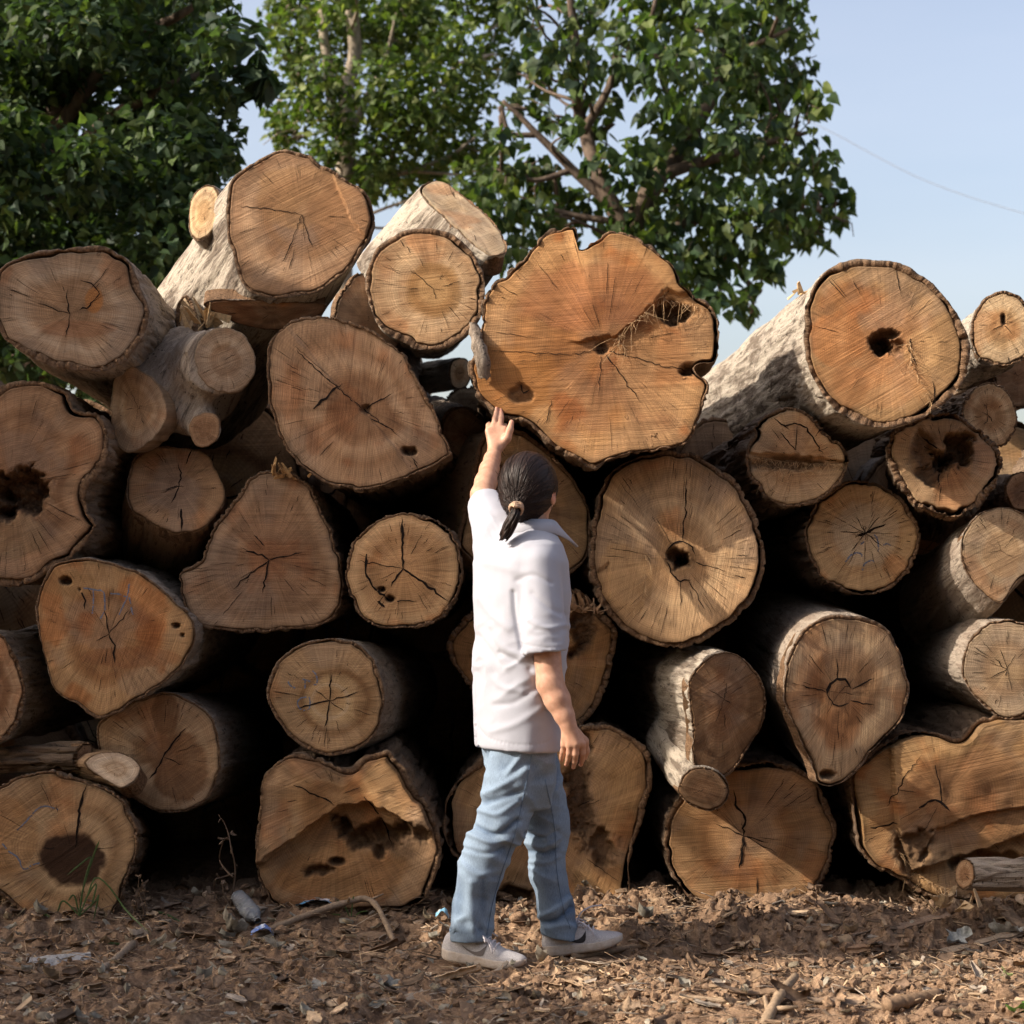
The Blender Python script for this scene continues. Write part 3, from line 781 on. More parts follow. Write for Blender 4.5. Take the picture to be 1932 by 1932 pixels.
make_log('J', "tilted stump end facing up with a wavy split, under the forked piece", Y=6.78, style='bare', bark=0.004, tone=((0.36,0.20,0.10),(0.30,0.165,0.085)), yaw=-3, pitch=26, rear=(300,1085,7.7), rs=1.0,
  poly=[(240,935),(245,895),(258,862),(289,845),(325,842),(360,846),(391,856),(412,891),(425,938),(402,976),(370,1000),(330,1004),(289,987),(251,963)], pith=(338,917), star=2, rim=14, saw=8,
  cracks=[([(338,917),(342,890),(336,872)],3),([(338,917),(322,950)],3.5),([(338,917),(312,922)],2),([(342,960),(342,1003)],4),([(362,850),(350,878)],3)])
make_log('K', "triangular log with a three-way star crack and splintered tip, left of the middle", Y=6.72, style='brown', bark=0.013, tone=((0.33,0.20,0.115),(0.28,0.155,0.085)), yaw=1, pitch=1,
  poly=[(493,889),(469,905),(432,952),(404,990),(384,1041),(366,1066),(337,1084),(342,1132),(367,1178),(442,1192),(530,1189),(612,1176),(642,1141),(646,1081),(634,1024),(609,970),(592,926),(574,905),(535,890)],
  pith=(508,1057), star=0, rim=30, saw=0,
  cracks=[([(508,1057),(482,1042),(462,1040)],3.4),([(508,1057),(502,1085),(496,1120)],3.4),([(508,1057),(545,1048),(570,1042)],2.6),([(508,1057),(470,1085),(440,1112)],3),([(480,1010),(500,1030)],2)])
make_log('L', "pear-shaped tawny log with worm holes near its rim, lower left", Y=6.56, style='grey', bark=0.011, tone=((0.42,0.245,0.115),(0.36,0.185,0.08)), yaw=0,
  poly=[(68,1149),(74,1105),(98,1068),(150,1052),(204,1057),(240,1068),(299,1105),(340,1143),(367,1172),(370,1202),(358,1236),(318,1284),(262,1322),(190,1354),(143,1328),(103,1302),(80,1220)],
  marks=[[(157.2, 1109.3), (176.0, 1112.1), (194.8, 1116.5), (197.6, 1133.8), (197.6, 1151.1), (189.7, 1167.0)], [(176.0, 1112.1), (176.0, 1133.8), (174.5, 1156.9)], [(207.8, 1119.4), (223.6, 1120.8), (239.5, 1126.6)], [(243.9, 1100.6), (239.5, 1126.6), (224.4, 1159.8)], [(243.9, 1126.6), (248.2, 1151.1), (251.1, 1159.8)]],
  pith=(206,1196), star=0, rim=20, saw=70, red=0.9, holes=[(125,1095,10,6,0.03),(150,1112,6,6,0.02),(333,1180,6,5,0.02),(345,1198,5,5,0.02)],
  cracks=[([(206,1196),(204,1175),(196,1150)],3),([(206,1196),(228,1170),(245,1150)],2.2),([(206,1196),(214,1215),(216,1250)],3.4),([(206,1196),(180,1210)],2),([(150,1112),(162,1130),(160,1150)],4)],
  stains=[(250,1240,90,20,(0.30,0.13,0.055),.6),(120,1100,60,25,(0.34,0.19,0.08),.6)])
make_log('M', "log showing only its right half, cut by the left edge at mid height", Y=6.62, style='grey', bark=0.016, tone='brown', poly=[(-70,1230),(-40,1190),(0,1195),(30,1235),(46,1280),(48,1325),(30,1370),(0,1402),(-45,1412),(-80,1330)], star=3, rim=12)
make_log('N', "log with reddish heart and smooth grey flank turned right, lower left", Y=6.66, style='smooth', bark=0.010, tone=((0.41,0.265,0.15),(0.27,0.145,0.07)), yaw=3, pitch=-1, rear=(452,1392,8.6), rs=1.0, gap=0.002,
  poly=[(180,1388),(186,1366),(206,1344),(240,1326),(292,1308),(325,1307),(374,1330),(404,1360),(416,1411),(412,1462),(395,1503),(360,1527),(323,1535),(272,1521),(238,1493),(190,1432)],
  pith=(308,1428), heart_r=0.45, star=0, rim=22, saw=35, cracks=[([(308,1428),(335,1390),(352,1372)],4),([(308,1428),(296,1450),(282,1470)],4),([(308,1428),(345,1442)],1.6)],
  stains=[(338,1450,50,62,(0.21,0.10,0.045),.8),(312,1345,26,40,(0.22,0.11,0.05),.75)])
make_log('O', "round tan log with a six-rayed crack inside a pale ring, lower middle left", Y=6.60, style='smooth', bark=0.014, tone=((0.42,0.265,0.14),(0.46,0.29,0.14)), yaw=2, pitch=1, rear=(760,1300,8.8), rs=1.0,
  poly=[(502,1300),(518,1256),(555,1221),(600,1206),(660,1209),(700,1238),(721,1285),(726,1330),(714,1372),(690,1404),(640,1426),(590,1417),(545,1388),(514,1347)],
  marks=[[(543.4, 1286.2), (548.2, 1293.4), (556.5, 1298.1)], [(570.8, 1281.5), (575.5, 1283.8), (575.5, 1299.3)], [(589.8, 1264.8), (596.9, 1275.5), (598.1, 1289.8), (591.0, 1292.2)], [(572.0, 1281.5), (577.9, 1283.2), (586.2, 1286.2)], [(582.7, 1314.8), (567.2, 1317.1), (561.3, 1326.7), (567.2, 1338.5), (581.5, 1338.5), (585.0, 1326.7), (582.7, 1314.8)]], bands=[(632,1324,62,58,.13,(0.22,0.115,0.05),.9),(622,1322,34,32,.10,(0.52,0.38,0.24),.7)],
  pith=(622,1322), heart_r=0.5, star=0, rim=22, saw=2, cracks=[([(622,1322),(624,1296),(627,1270)],3),([(622,1322),(655,1312),(678,1304)],2.6),([(622,1322),(618,1350),(612,1372)],3),([(622,1322),(585,1330),(560,1336)],3),([(622,1322),(595,1300)],1.6),([(622,1322),(650,1342)],1.6)],
  stains=[(622,1322,58,52,(0.50,0.33,0.17),.5),(690,1330,20,70,(0.30,0.17,0.08),.6)])
make_log('P', "round log with a deep three-armed crack and curved split, left of the person", Y=6.56, style='brown', bark=0.012, tone=((0.43,0.26,0.13),(0.40,0.225,0.105)), yaw=4, gap=0.005,
  poly=[(652,1078),(660,1033),(684,1003),(718,978),(758,966),(795,970),(835,990),(858,1013),(872,1062),(868,1105),(848,1150),(810,1180),(742,1186),(692,1176),(668,1140),(655,1110)],
  pith=(761,1073), star=0, rim=26, saw=6, cracks=[([(761,1073),(759,1045),(759,1010),(758,974)],5),([(761,1073),(748,1090),(738,1108)],5),([(761,1073),(800,1100),(848,1136)],5),([(692,1045),(690,1080),(700,1105),(725,1125),(738,1140)],5),([(742,1133),(790,1134)],2.5),([(761,1073),(700,1062),(668,1060)],1.4),([(712,1135),(726,1146)],5),([(718,1115),(724,1106)],5)], holes=[(736,1130,8,6,0.03),(720,1112,6,4,0.02)])
make_log('Q', "log right behind the person's head, with bare shaded flank and sunlit left rim", Y=6.92, style='bare', bark=0.016, tone=((0.42,0.255,0.125),(0.38,0.215,0.10)), yaw=-2, rear=(800,960,8.6), rs=1.05,
  poly=[(912,822),(945,808),(985,813),(1041,853),(1088,912),(1112,958),(1117,1000),(1106,1052),(1070,1088),(1000,1110),(930,1095),(884,1052),(864,1018),(876,950),(895,880)],
  pith=(1010,960), star=3, rim=16, steps=[([(860,900),(905,900),(940,870),(975,850),(985,800)],-0.012,5)], fibres=[([(950,870),(945,905)],16,0.03)], holes=[(940,905,12,22,0.02)])
make_log('R', "large scaly-barked round log with a cracked hollow core, right of the person", Y=6.72, style='brown', bark=0.022, tone=((0.44,0.275,0.145),(0.40,0.225,0.105)), yaw=8, pitch=1, ragged=0.012, gap=0.006,
  poly=[(1120,960),(1134,920),(1160,885),(1202,861),(1260,849),(1312,857),(1352,880),(1392,911),(1422,960),(1438,1010),(1443,1060),(1430,1112),(1402,1155),(1360,1190),(1310,1216),(1260,1223),(1200,1206),(1158,1170),(1128,1130),(1114,1080),(1114,1020)],
  pith=(1284,1055), heart_r=0.35, star=0, rim=40, saw=80, wavy=1.4, holes=[(1290,1058,20,15,0.11),(1272,1050,12,10,0.05)],
  steps=[([(1100,1100),(1150,1060),(1222,1020),(1216,1120),(1180,1180),(1150,1230)],0.010,4)],
  fibres=[([(1220,1040),(1214,1120),(1190,1165)],40,0.03)],
  stains=[(1284,1055,34,34,(0.33,0.20,0.10),.6),(1180,1090,50,70,(0.46,0.27,0.12),.5)],
  cracks=[([(1258,1042),(1266,1026),(1288,1020),(1308,1032),(1312,1050)],3),([(1258,1060),(1268,1084),(1284,1098),(1306,1094)],3),([(1288,1020),(1294,960),(1296,900)],2.5),([(1312,1060),(1370,1078)],1.8),([(1300,1095),(1330,1150)],1.8),([(1284,1098),(1284,1150)],1.6)])
make_log('S', "heart-shaped log crossed by a band of torn splinters, right of the centre", Y=6.74, style='brown', bark=0.014, tone='tan', yaw=3, gap=0.007, rear=(1300,960,9.6),
  poly=[(1405,862),(1418,824),(1432,795),(1466,772),(1506,770),(1540,789),(1558,816),(1588,838),(1600,866),(1592,902),(1568,930),(1534,951),(1500,958),(1466,951),(1438,934),(1414,902)],
  pith=(1502,868), star=0, rim=16, saw=4, steps=[([(1380,852),(1500,860),(1620,872)],0.02,5),([(1380,884),(1500,890),(1620,884)],-0.006,5)],
  fibres=[([(1420,862),(1500,872),(1595,876)],150,0.03),([(1440,882),(1540,890)],60,0.045)], holes=[(1500,874,86,11,0.02,.8)],
  cracks=[([(1478,806),(1500,800),(1525,812),(1545,846),(1552,862)],3.5),([(1460,790),(1490,812)],3),([(1540,820),(1556,806)],4),([(1500,850),(1470,815)],2),([(1500,850),(1505,800)],1.6)])
make_log('T', "round log with many radial cracks and a pale blue-scrawled centre, right side", Y=6.84, style='brown', bark=0.015, tone=((0.42,0.255,0.125),(0.44,0.31,0.185)), yaw=1, heart_r=0.55, gap=0.006, grey=0.2,
  poly=[(1518,1008),(1526,970),(1552,935),(1585,912),(1620,907),(1660,914),(1700,938),(1726,975),(1736,1015),(1728,1058),(1706,1090),(1670,1116),(1630,1124),(1588,1115),(1550,1090),(1526,1052)],
  marks=[[(1649.1, 1008.5), (1654.8, 1016.5), (1657.1, 1030.3), (1655.9, 1040.6)], [(1666.3, 1029.1), (1673.1, 1025.7), (1680.0, 1029.1)], [(1595.1, 1060.1), (1605.5, 1047.5), (1615.8, 1042.9), (1625.0, 1045.2), (1626.1, 1049.8)], [(1627.3, 1076.2), (1630.7, 1064.7), (1642.2, 1057.8), (1649.1, 1059.0)], [(1623.8, 1026.8), (1626.7, 1024.6), (1629.6, 1022.3)]],
  pith=(1633,1006), star=16, rim=40, cracks=[([(1633,1006),(1655,996),(1672,988)],6),([(1633,1006),(1618,1012)],5)], stains=[(1633,1006,62,60,(0.50,0.38,0.25),.5)])
make_log('U', "log with a jagged rotten heart-shaped hollow, at the right side under the big one", Y=6.66, style='brown', bark=0.02, tone='tan', yaw=2, pitch=8, gap=0.010, ragged=0.016, rear=(1750,960,9.0),
  poly=[(1674,850),(1680,818),(1710,797),(1751,781),(1799,780),(1838,802),(1868,826),(1890,860),(1884,902),(1858,946),(1815,970),(1785,972),(1731,955),(1700,918),(1680,884)],
  pith=(1782,862), star=0, rim=20, holes=[(1805,845,30,30,0.09),(1778,868,24,20,0.10),(1745,848,22,34,0.02,.75),(1760,890,22,20,0.03,.8)], cracks=[([(1782,862),(1740,820)],3),([(1782,862),(1770,920)],3)], wavy=2)
make_log('V', "small round log peeking out between the hollow-hearted ones at the right edge", Y=6.98, style='brown', bark=0.008, tone='tan', poly=[(1812,790),(1822,750),(1848,726),(1876,720),(1904,740),(1921,788),(1912,822),(1887,845),(1850,842),(1822,822)], star=4, rim=12)
make_log('X', "grey-barked forked log with two pale ringed ends at the right edge", name='forked_log', Y=6.60, style='smooth', bark=0.010, tone=((0.40,0.28,0.17),(0.42,0.29,0.165)), yaw=4, rear=(1700,1225,9.0), rs=1.15,
  poly=[(1815,1258),(1828,1210),(1860,1178),(1900,1168),(1945,1182),(1975,1230),(1978,1290),(1950,1340),(1900,1359),(1853,1328),(1824,1292)], bands=[(1900,1262,38,44,.2,(0.27,0.165,0.09),.6)], pith=(1900,1262), star=6, rim=20, heart_r=0.55,
  stubs=[dict(poly=[(1812,1045),(1818,1005),(1848,968),(1895,956),(1940,975),(1958,1030),(1945,1075),(1921,1095),(1898,1130),(1880,1138),(1846,1110),(1822,1080)], pith=(1890,1040), Y=6.62, yaw=2, rear=(1780,1150,7.6), bark=0.006, star=3, rim=14, rs=1.35, stains=[(1890,1045,34,40,(0.33,0.20,0.105),.6)])])
make_log('Y', "light-bulb shaped log with a round plug in its heart, right side lower row", Y=6.50, style='smooth', bark=0.012, tone=((0.43,0.28,0.155),(0.40,0.235,0.12)), yaw=-13, rear=(1425,1200,9.2), gap=0.005, rs=1.0,
  poly=[(1478,1302),(1486,1250),(1510,1198),(1545,1170),(1590,1158),(1640,1166),(1676,1190),(1702,1240),(1715,1295),(1710,1335),(1692,1370),(1650,1412),(1625,1450),(1602,1470),(1575,1482),(1545,1476),(1528,1440),(1510,1395),(1490,1350)],
  pith=(1583,1307), star=4, rim=22, saw=86, stains=[(1583,1307,24,26,(0.24,0.13,0.065),.8)],
  cracks=[([(1560,1310),(1564,1292),(1578,1282),(1594,1284),(1606,1300)],6),([(1560,1310),(1570,1328),(1586,1334),(1602,1326)],3),([(1580,1282),(1578,1240)],2.6),([(1608,1300),(1650,1280)],2.4),([(1558,1306),(1510,1292)],2.4),([(1604,1322),(1650,1330)],2.2)], holes=[(1560,1462,14,9,0.03)])
make_log('Z', "dark pear-shaped log with a sunlit barked edge and a small branch end below", Y=6.54, style='pale', bark=0.010, tone=((0.27,0.16,0.085),(0.24,0.125,0.062)), yaw=-14, rear=(1175,1290,8.4), rs=0.95, gap=0.002,
  poly=[(1300,1330),(1298,1290),(1312,1262),(1343,1236),(1388,1231),(1420,1258),(1440,1290),(1447,1340),(1430,1385),(1406,1420),(1390,1450),(1355,1468),(1318,1462),(1306,1420),(1306,1370)], pith=(1365,1318), star=4, rim=8,
  stubs=[dict(poly=[(1279,1490),(1288,1464),(1310,1448),(1340,1450),(1366,1466),(1376,1492),(1366,1518),(1340,1531),(1310,1524),(1288,1508)], Y=6.50, yaw=-8, pitch=-4, rear=(1270,1400,7.1), bark=0.007, star=1, rim=3, rs=1.25)])
make_log('AA', "squat round log on the ground with a forked vertical crack, right of the middle", Y=6.72, style='brown', bark=0.020, tone=((0.40,0.23,0.11),(0.36,0.195,0.09)), yaw=1, gap=0.010,
  poly=[(1252,1570),(1262,1530),(1290,1490),(1340,1458),(1404,1441),(1480,1440),(1532,1464),(1560,1506),(1576,1550),(1575,1600),(1564,1645),(1532,1690),(1466,1714),(1394,1720),(1337,1716),(1300,1690),(1270,1650),(1256,1612)],
  pith=(1402,1577), star=5, rim=18, saw=4, cracks=[([(1402,1577),(1405,1540),(1388,1520),(1384,1490)],5),([(1402,1577),(1400,1610),(1395,1640)],5),([(1402,1577),(1450,1590)],2.4),([(1402,1577),(1350,1555)],2),([(1428,1655),(1430,1710)],2.5)])
make_log('BB', "massive angular log with a rotten slab across its lower half, bottom right corner", Y=6.62, style='brown', bark=0.02, tone=((0.40,0.235,0.105),(0.31,0.165,0.075)), yaw=-1, gap=0.010, red=0.9,
  poly=[(1600,1468),(1632,1426),(1685,1390),(1752,1378),(1802,1392),(1822,1384),(1850,1354),(1932,1352),(2010,1380),(2050,1470),(2040,1600),(1990,1680),(1900,1708),(1800,1702),(1738,1690),(1700,1660),(1650,1636),(1624,1602),(1612,1530)],
  pith=(1770,1500), star=0, rim=18, saw=12, wavy=3, steps=[([(1670,1330),(1688,1560),(1720,1640),(1850,1600),(1940,1570),(2060,1560)],0.045,5),([(1600,1700),(1690,1700),(1760,1560),(1850,1530),(2060,1500)],0.02,5)],
  holes=[(1720,1600,34,40,0.03,.7),(1860,1620,70,16,0.03,.7)], fibres=[([(1690,1600),(1730,1650),(1800,1690)],60,0.05)],
  cracks=[([(1755,1440),(1765,1480),(1770,1520)],3),([(1725,1520),(1745,1506),(1770,1510),(1785,1528)],5),([(1640,1560),(1690,1552)],3.4),([(1670,1520),(1700,1460),(1730,1420)],2)], stains=[(1840,1480,90,70,(0.27,0.145,0.07),.5),(1650,1560,30,60,(0.48,0.30,0.14),.5)])
make_log('CC', "big lumpy log on the ground with a stepped, half-rotten face, left of the legs", Y=6.58, style='brown', bark=0.02, tone=((0.36,0.215,0.115),(0.35,0.19,0.085)), yaw=3, gap=0.008,
  poly=[(481,1565),(490,1500),(500,1462),(528,1434),(560,1424),(598,1428),(630,1445),(662,1452),(690,1428),(728,1414),(754,1435),(792,1494),(826,1556),(834,1600),(822,1650),(804,1697),(752,1716),(650,1724),(540,1716),(505,1690),(484,1650)],
  pith=(640,1500), star=0, rim=16, saw=24, wavy=3, steps=[([(470,1650),(500,1620),(640,1518),(700,1510),(790,1560),(850,1570)],0.055,6)],
  holes=[(705,1575,60,30,0.07,.8),(610,1640,34,12,0.03,.9),(640,1625,14,8,0.03),(790,1570,26,16,0.02,.8)], cracks=[([(560,1478),(610,1500),(640,1518)],3),([(690,1500),(720,1545),(735,1600)],3)], stains=[(640,1650,120,50,(0.33,0.17,0.07),.7),(740,1480,50,60,(0.42,0.25,0.11),.5)])
make_log('DD', "rugged log behind the legs, with crumbling bark filling its cracked middle", Y=6.78, style='brown', bark=0.022, tone=((0.40,0.235,0.11),(0.33,0.18,0.085)), yaw=3, gap=0.016,
  poly=[(838,1560),(846,1510),(872,1462),(918,1418),(980,1400),(1060,1380),(1132,1366),(1180,1383),(1222,1418),(1230,1470),(1216,1540),(1196,1600),(1186,1640),(1180,1700),(1120,1722),(1020,1722),(930,1690),(880,1640),(850,1610)],
  pith=(1020,1560), star=3, rim=20, saw=70, wavy=2, holes=[(1092,1480,26,90,0.04,.9),(1140,1600,26,34,0.03,.8),(965,1700,40,20,0.04)], stains=[(1160,1480,40,80,(0.43,0.26,0.12),.5),(1130,1660,50,40,(0.42,0.24,0.10),.5)])
make_log('EE', "irregular log behind the person's waist with crumbly bark along its upper edge", Y=6.92, style='brown', bark=0.024, tone=((0.41,0.235,0.105),(0.34,0.175,0.07)), yaw=2, ragged=0.02,
  poly=[(840,1214),(864,1178),(893,1148),(960,1140),(1030,1120),(1085,1108),(1132,1150),(1164,1187),(1160,1240),(1149,1285),(1140,1312),(1100,1368),(1020,1390),(940,1370),(892,1312),(860,1262)], pith=(1010,1250), star=3, rim=14, saw=80, holes=[(1098,1170,24,50,0.04,.9)])
make_log('FF', "big log in the bottom left corner with a dark brown heart stain", Y=6.46, style='brown', bark=0.012, tone=((0.42,0.265,0.14),(0.38,0.23,0.12)), yaw=0, rear=(215,1590,9.0), gap=0.003,
  poly=[(-60,1520),(0,1479),(61,1458),(104,1454),(170,1475),(213,1494),(240,1520),(260,1564),(259,1610),(240,1658),(219,1718),(172,1738),(86,1742),(34,1716),(0,1690),(-60,1660),(-90,1590)],
  marks=[[(24.5, 1573.4), (44.3, 1555.1), (59.6, 1538.2), (73.4, 1524.5), (91.8, 1521.4), (110.1, 1527.5)], [(4.6, 1591.8), (16.8, 1605.5), (33.6, 1617.8), (42.8, 1637.6), (50.5, 1639.2), (61.2, 1631.5), (74.9, 1628.5)]],
  pith=(138,1610), heart_r=0.1, star=0, rim=20, saw=35, stains=[(135,1620,62,48,(0.040,0.018,0.010),.96),(20,1580,50,70,(0.36,0.19,0.08),.6)], cracks=[([(142,1598),(146,1560),(152,1520),(165,1476)],5),([(80,1600),(105,1600)],2.4)])
# pieces that show behind the front row
make_log('b1', "white birch log deep behind, seen through the gap left of the orange log", Y=9.4, style='pale', bark=0.008, tone='pale', poly=[(846,700),(852,682),(868,674),(884,680),(890,705),(882,728),(864,736),(850,726)], rear=(740,722,9.9), star=2, rim=5, yaw=-8, group='logs behind the front row')
make_log('b2', "half-hidden tan log end just below the white birch log in the gap", Y=8.6, style='brown', bark=0.010, tone='pale', poly=[(828,772),(842,748),(868,732),(900,730),(930,760),(925,800),(880,820),(840,806)], rear=(890,800,9.8), star=1, rim=8, yaw=14, group='logs behind the front row')
make_log('b3', "dark rough-barked log lying deep in the gap above the person's raised hand", Y=7.2, style='grey', bark=0.012, tone='brown', poly=[(830,800),(850,770),(890,770),(920,800),(925,840),(900,868),(860,866),(836,838)], rear=(800,780,9.0), star=1, rim=5, yaw=-20, group='logs behind the front row')
make_log('b4', "small shaded log end half hidden low at the right edge", Y=7.6, style='brown', bark=0.008, tone='brown', poly=[(1894,930),(1900,905),(1925,890),(1960,900),(1965,940),(1940,965),(1910,958)], star=2, rim=6, group='logs behind the front row')
make_log('b5', "reddish log end deep in shadow at the right edge, below the white-barked one", Y=8.2, style='brown', bark=0.008, tone='brown', poly=[(1870,700),(1890,670),(1930,655),(1970,680),(1970,740),(1930,770),(1888,750)], star=2, rim=6, group='logs behind the front row')
make_log('b6', "shaded lumpy log filling the hollow behind the right-hand forked log", Y=7.5, style='brown', bark=0.012, tone='brown', poly=[(1720,1090),(1760,1050),(1820,1060),(1840,1120),(1820,1190),(1770,1220),(1725,1180)], star=2, rim=6, group='logs behind the front row')
make_log('b7', "small log butt lying in the dark hollow at the bottom left", Y=7.0, style='brown', bark=0.006, tone='brown', poly=[(318,1700),(324,1676),(342,1668),(358,1678),(364,1702),(350,1722),(328,1722)], L=0.5, star=1, rim=3, group='logs behind the front row')

make_log('b8', "shaded bark-covered log wedged behind, between the two top round logs", Y=7.9, style='brown', bark=0.012, tone='brown', poly=[(640,560),(672,515),(716,520),(752,560),(765,620),(740,680),(690,705),(645,680),(625,620)], star=1, rim=6, yaw=-25, group='logs behind the front row')
# ------------------------------------------------------------------ the second row: whole copies (thing and parts) deeper in the pile
def copy_thing(src, loc, rot=0.0, scale=1.0, label=None, group=None):
    o = src.copy(); COL.objects.link(o); o.location = loc; o.rotation_euler = (0, rot, 0); o.scale = (scale,) * 3
    if label: o["label"] = label
    if group: o["group"] = group
    for ch in src.children:
        c = ch.copy(); COL.objects.link(c); c.parent = o
        for g in ch.children:
            d = g.copy(); COL.objects.link(d); d.parent = c
    return o
_src = ['A', 'L', 'CC', 'O', 'P', 'T', 'R', 'K', 'H', 'AA', 'DD', 'Y']
_k = 0
for row, (py, xs) in enumerate([(1640, (60, 390, 700, 1000, 1300, 1600, 1900)), (1440, (-60, 190, 520, 840, 1150, 1450, 1750, 2030)), (1240, (60, 370, 690, 1000, 1310, 1600, 1890)),
                                (1060, (-30, 230, 540, 850, 1160, 1460, 1750, 2010)), (940, (60, 390, 700)), (985, (1010, 1330, 1640, 1900))]):
    for px in xs:
        src = LOGS[_src[(_k * 5 + row) % len(_src)]][0]; _k += 1
        bod = [c for c in src.children if c.name.startswith('cut_face')][0].data
        co = np.empty(len(bod.vertices) * 3, np.float32); bod.vertices.foreach_get("co", co); co = co.reshape(-1, 3)
        cen = (co.max(0) + co.min(0)) / 2; r = (co.max(0) - co.min(0))[[0, 2]].mean() / 2
        s = 0.46 / r
        P = at(px, py, 8.75 + 0.25 * math.sin(_k * 2.1))
        if P[2] < 0.46: P[2] = 0.46
        copy_thing(src, Vector(P) - Vector(cen) * s, 0.0, s, "log in the dark second row, glimpsed only through gaps behind the front logs", 'second row of logs')

# the pile goes on past both edges of the photo
for k, (key, x, z, Y) in enumerate([('CC', -2.62, .30, 6.7), ('R', -2.75, .95, 6.6), ('AA', -2.55, 1.50, 6.7), ('D', -2.95, 2.05, 6.75), ('BB', -3.35, .42, 6.7), ('H', -3.45, 1.25, 6.65), ('CC', 2.75, .30, 6.8), ('I', 2.85, .98, 6.7), ('D', 2.75, 1.65, 6.75), ('AA', 3.45, .35, 6.7)]):
    src = LOGS[key][0]; bod = [c for c in src.children if c.name.startswith('cut_face')][0].data
    co = np.empty(len(bod.vertices) * 3, np.float32); bod.vertices.foreach_get("co", co); co = co.reshape(-1, 3); cen = (co.max(0) + co.min(0)) / 2
    copy_thing(src, Vector((x, Y, z)) - Vector(cen), 0.0, 1.0, "log of the pile lying just beyond the edge of the photo", 'logs beyond the photo')
# ================================================================== ground
FEET = [(-0.09, 5.98, 0.30), (0.22, 6.12, 0.26)]
def ground_z(x, y, fine=True):
    x = np.asarray(x, float); y = np.asarray(y, float)
    near = sstep(9.0, 7.2, y) * sstep(3.6, 2.4, np.abs(x))
    z = 0.085 * sstep(6.18, 6.62, y + 0.10 * np.sin(x * 2.3)) + 0.0
    z = z + 0.055 * sstep(0.15, 0.6, x) * sstep(5.75, 5.45, y) * sstep(5.0, 5.2, y)
    z = z + 0.03 * sstep(-0.2, -1.2, x) * sstep(6.3, 5.8, y) * 0.5
    p = np.stack([x, y, np.zeros_like(x)], -1)
    z = z + (fbm(p * 2.2, 3) - 0.5) * 0.07 * near
    if fine:
        clod = fbm(p * 11, 3)
        amt = 0.35 + 0.75 * sstep(0.42, 0.6, fbm(p * 1.7 + 5, 2)) * (0.6 + 0.6 * sstep(-0.3, 0.4, x))
        lump = np.abs(fbm(p * 19 + 3, 4) - 0.5) * 2
        lump2 = np.abs(fbm(p * 48 + 9, 3) - 0.5) * 2
        d = (clod - 0.5) * 0.10 + (0.32 - lump) * 0.080 + (0.3 - lump2) * 0.036
        z = z + d * amt * near
    for fx, fy, r in FEET:
        w = sstep(r, r * 0.45, np.hypot(x - fx, (y - fy) * 1.3))
        z = z * (1 - w) + w * (0.002 + 0.2 * (z - 0.0))
    return z
def stretch(lo, hi, step, far, n):
    mid = np.arange(lo, hi + step / 2, step)
    g = np.geomspace(step, far, n)
    return np.concatenate([(lo - np.cumsum(g))[::-1], mid, hi + np.cumsum(g)])
gx = stretch(-2.15, 2.15, 0.0085, 160, 44)
gy = stretch(4.85, 7.1, 0.0085, 230, 44); gy = gy[gy > -60]
GX, GY = np.meshgrid(gx, gy, indexing='ij')
GZ = ground_z(GX, GY)
def soil_material():
    t = NT("soil"); o = t.obj()
    big = t.noise(o, 2.2, 4, 0.6); mid = t.noise(o, 17, 5, 0.7); fine = t.noise(o, 140, 4, 0.75)
    c = t.ramp(mid, [(0.25, (0.12, 0.074, 0.048)), (0.5, (0.275, 0.182, 0.118)), (0.75, (0.44, 0.312, 0.205))])
    c = t.mix(1.0, c, t.ramp(big, [(0.3, (0.72, 0.70, 0.70)), (0.7, (1.15, 1.13, 1.1))]), 'MULTIPLY')
    c = t.mix(1.0, c, t.ramp(fine, [(0.3, 0.62), (0.7, 1.35)]), 'MULTIPLY')
    h = t.math('ADD', mid, t.math('MULTIPLY', fine, 0.6))
    return t.done(c, 0.95, t.bump(h, 0.9, 0.012), 0.1)
M_SOIL = soil_material()
g = link('ground', mesh_from('ground', np.stack([GX, GY, GZ], -1).reshape(-1, 3), grid_faces(len(gx), len(gy)), [M_SOIL]))
tag(g, "bare brown churned soil in front of the log pile", None, kind='structure')

def tinted(name, rough=0.85, tr=0.0, spec=0.2, streak=False):
    t = NT(name); o = t.obj()
    n = t.noise(t.map(o, (1, 1, 1)), 90, 4, 0.7); n2 = t.noise(o, 22, 3)
    c = t.mix(1.0, t.attr('col'), t.ramp(n, [(0.3, 0.7), (0.7, 1.28)]), 'MULTIPLY')
    c = t.mix(0.7, c, t.ramp(n2, [(0.3, 0.75), (0.7, 1.2)]), 'MULTIPLY')
    m = t.done(c, rough, t.bump(n, 0.5, 0.003), spec)
    if tr:
        tl = t.n('BsdfTranslucent'); t.set(tl.inputs[0], c); mx = t.n('MixShader'); mx.inputs[0].default_value = tr
        t.t.links.new(t.b.outputs[0], mx.inputs[1]); t.t.links.new(tl.outputs[0], mx.inputs[2]); t.t.links.new(mx.outputs[0], t.out.inputs[0])
    return m
M_LITTER = tinted("wood_litter"); M_DRYLEAF = tinted("dry_leaf", 0.75, 0.2); M_GREEN = tinted("green_blade", 0.5, 0.3, 0.35)
def euler(a, b, c):
    ca, sa, cb, sb, cc, sc = math.cos(a), math.sin(a), math.cos(b), math.sin(b), math.cos(c), math.sin(c)
    return np.array([[ca, -sa, 0], [sa, ca, 0], [0, 0, 1]]) @ np.array([[cb, 0, sb], [0, 1, 0], [-sb, 0, cb]]) @ np.array([[1, 0, 0], [0, cc, -sc], [0, sc, cc]])
def spot(rng, x0=-2.0, x1=2.0, y0=4.95, y1=6.75): return rng.uniform(x0, x1), rng.uniform(y0, y1)
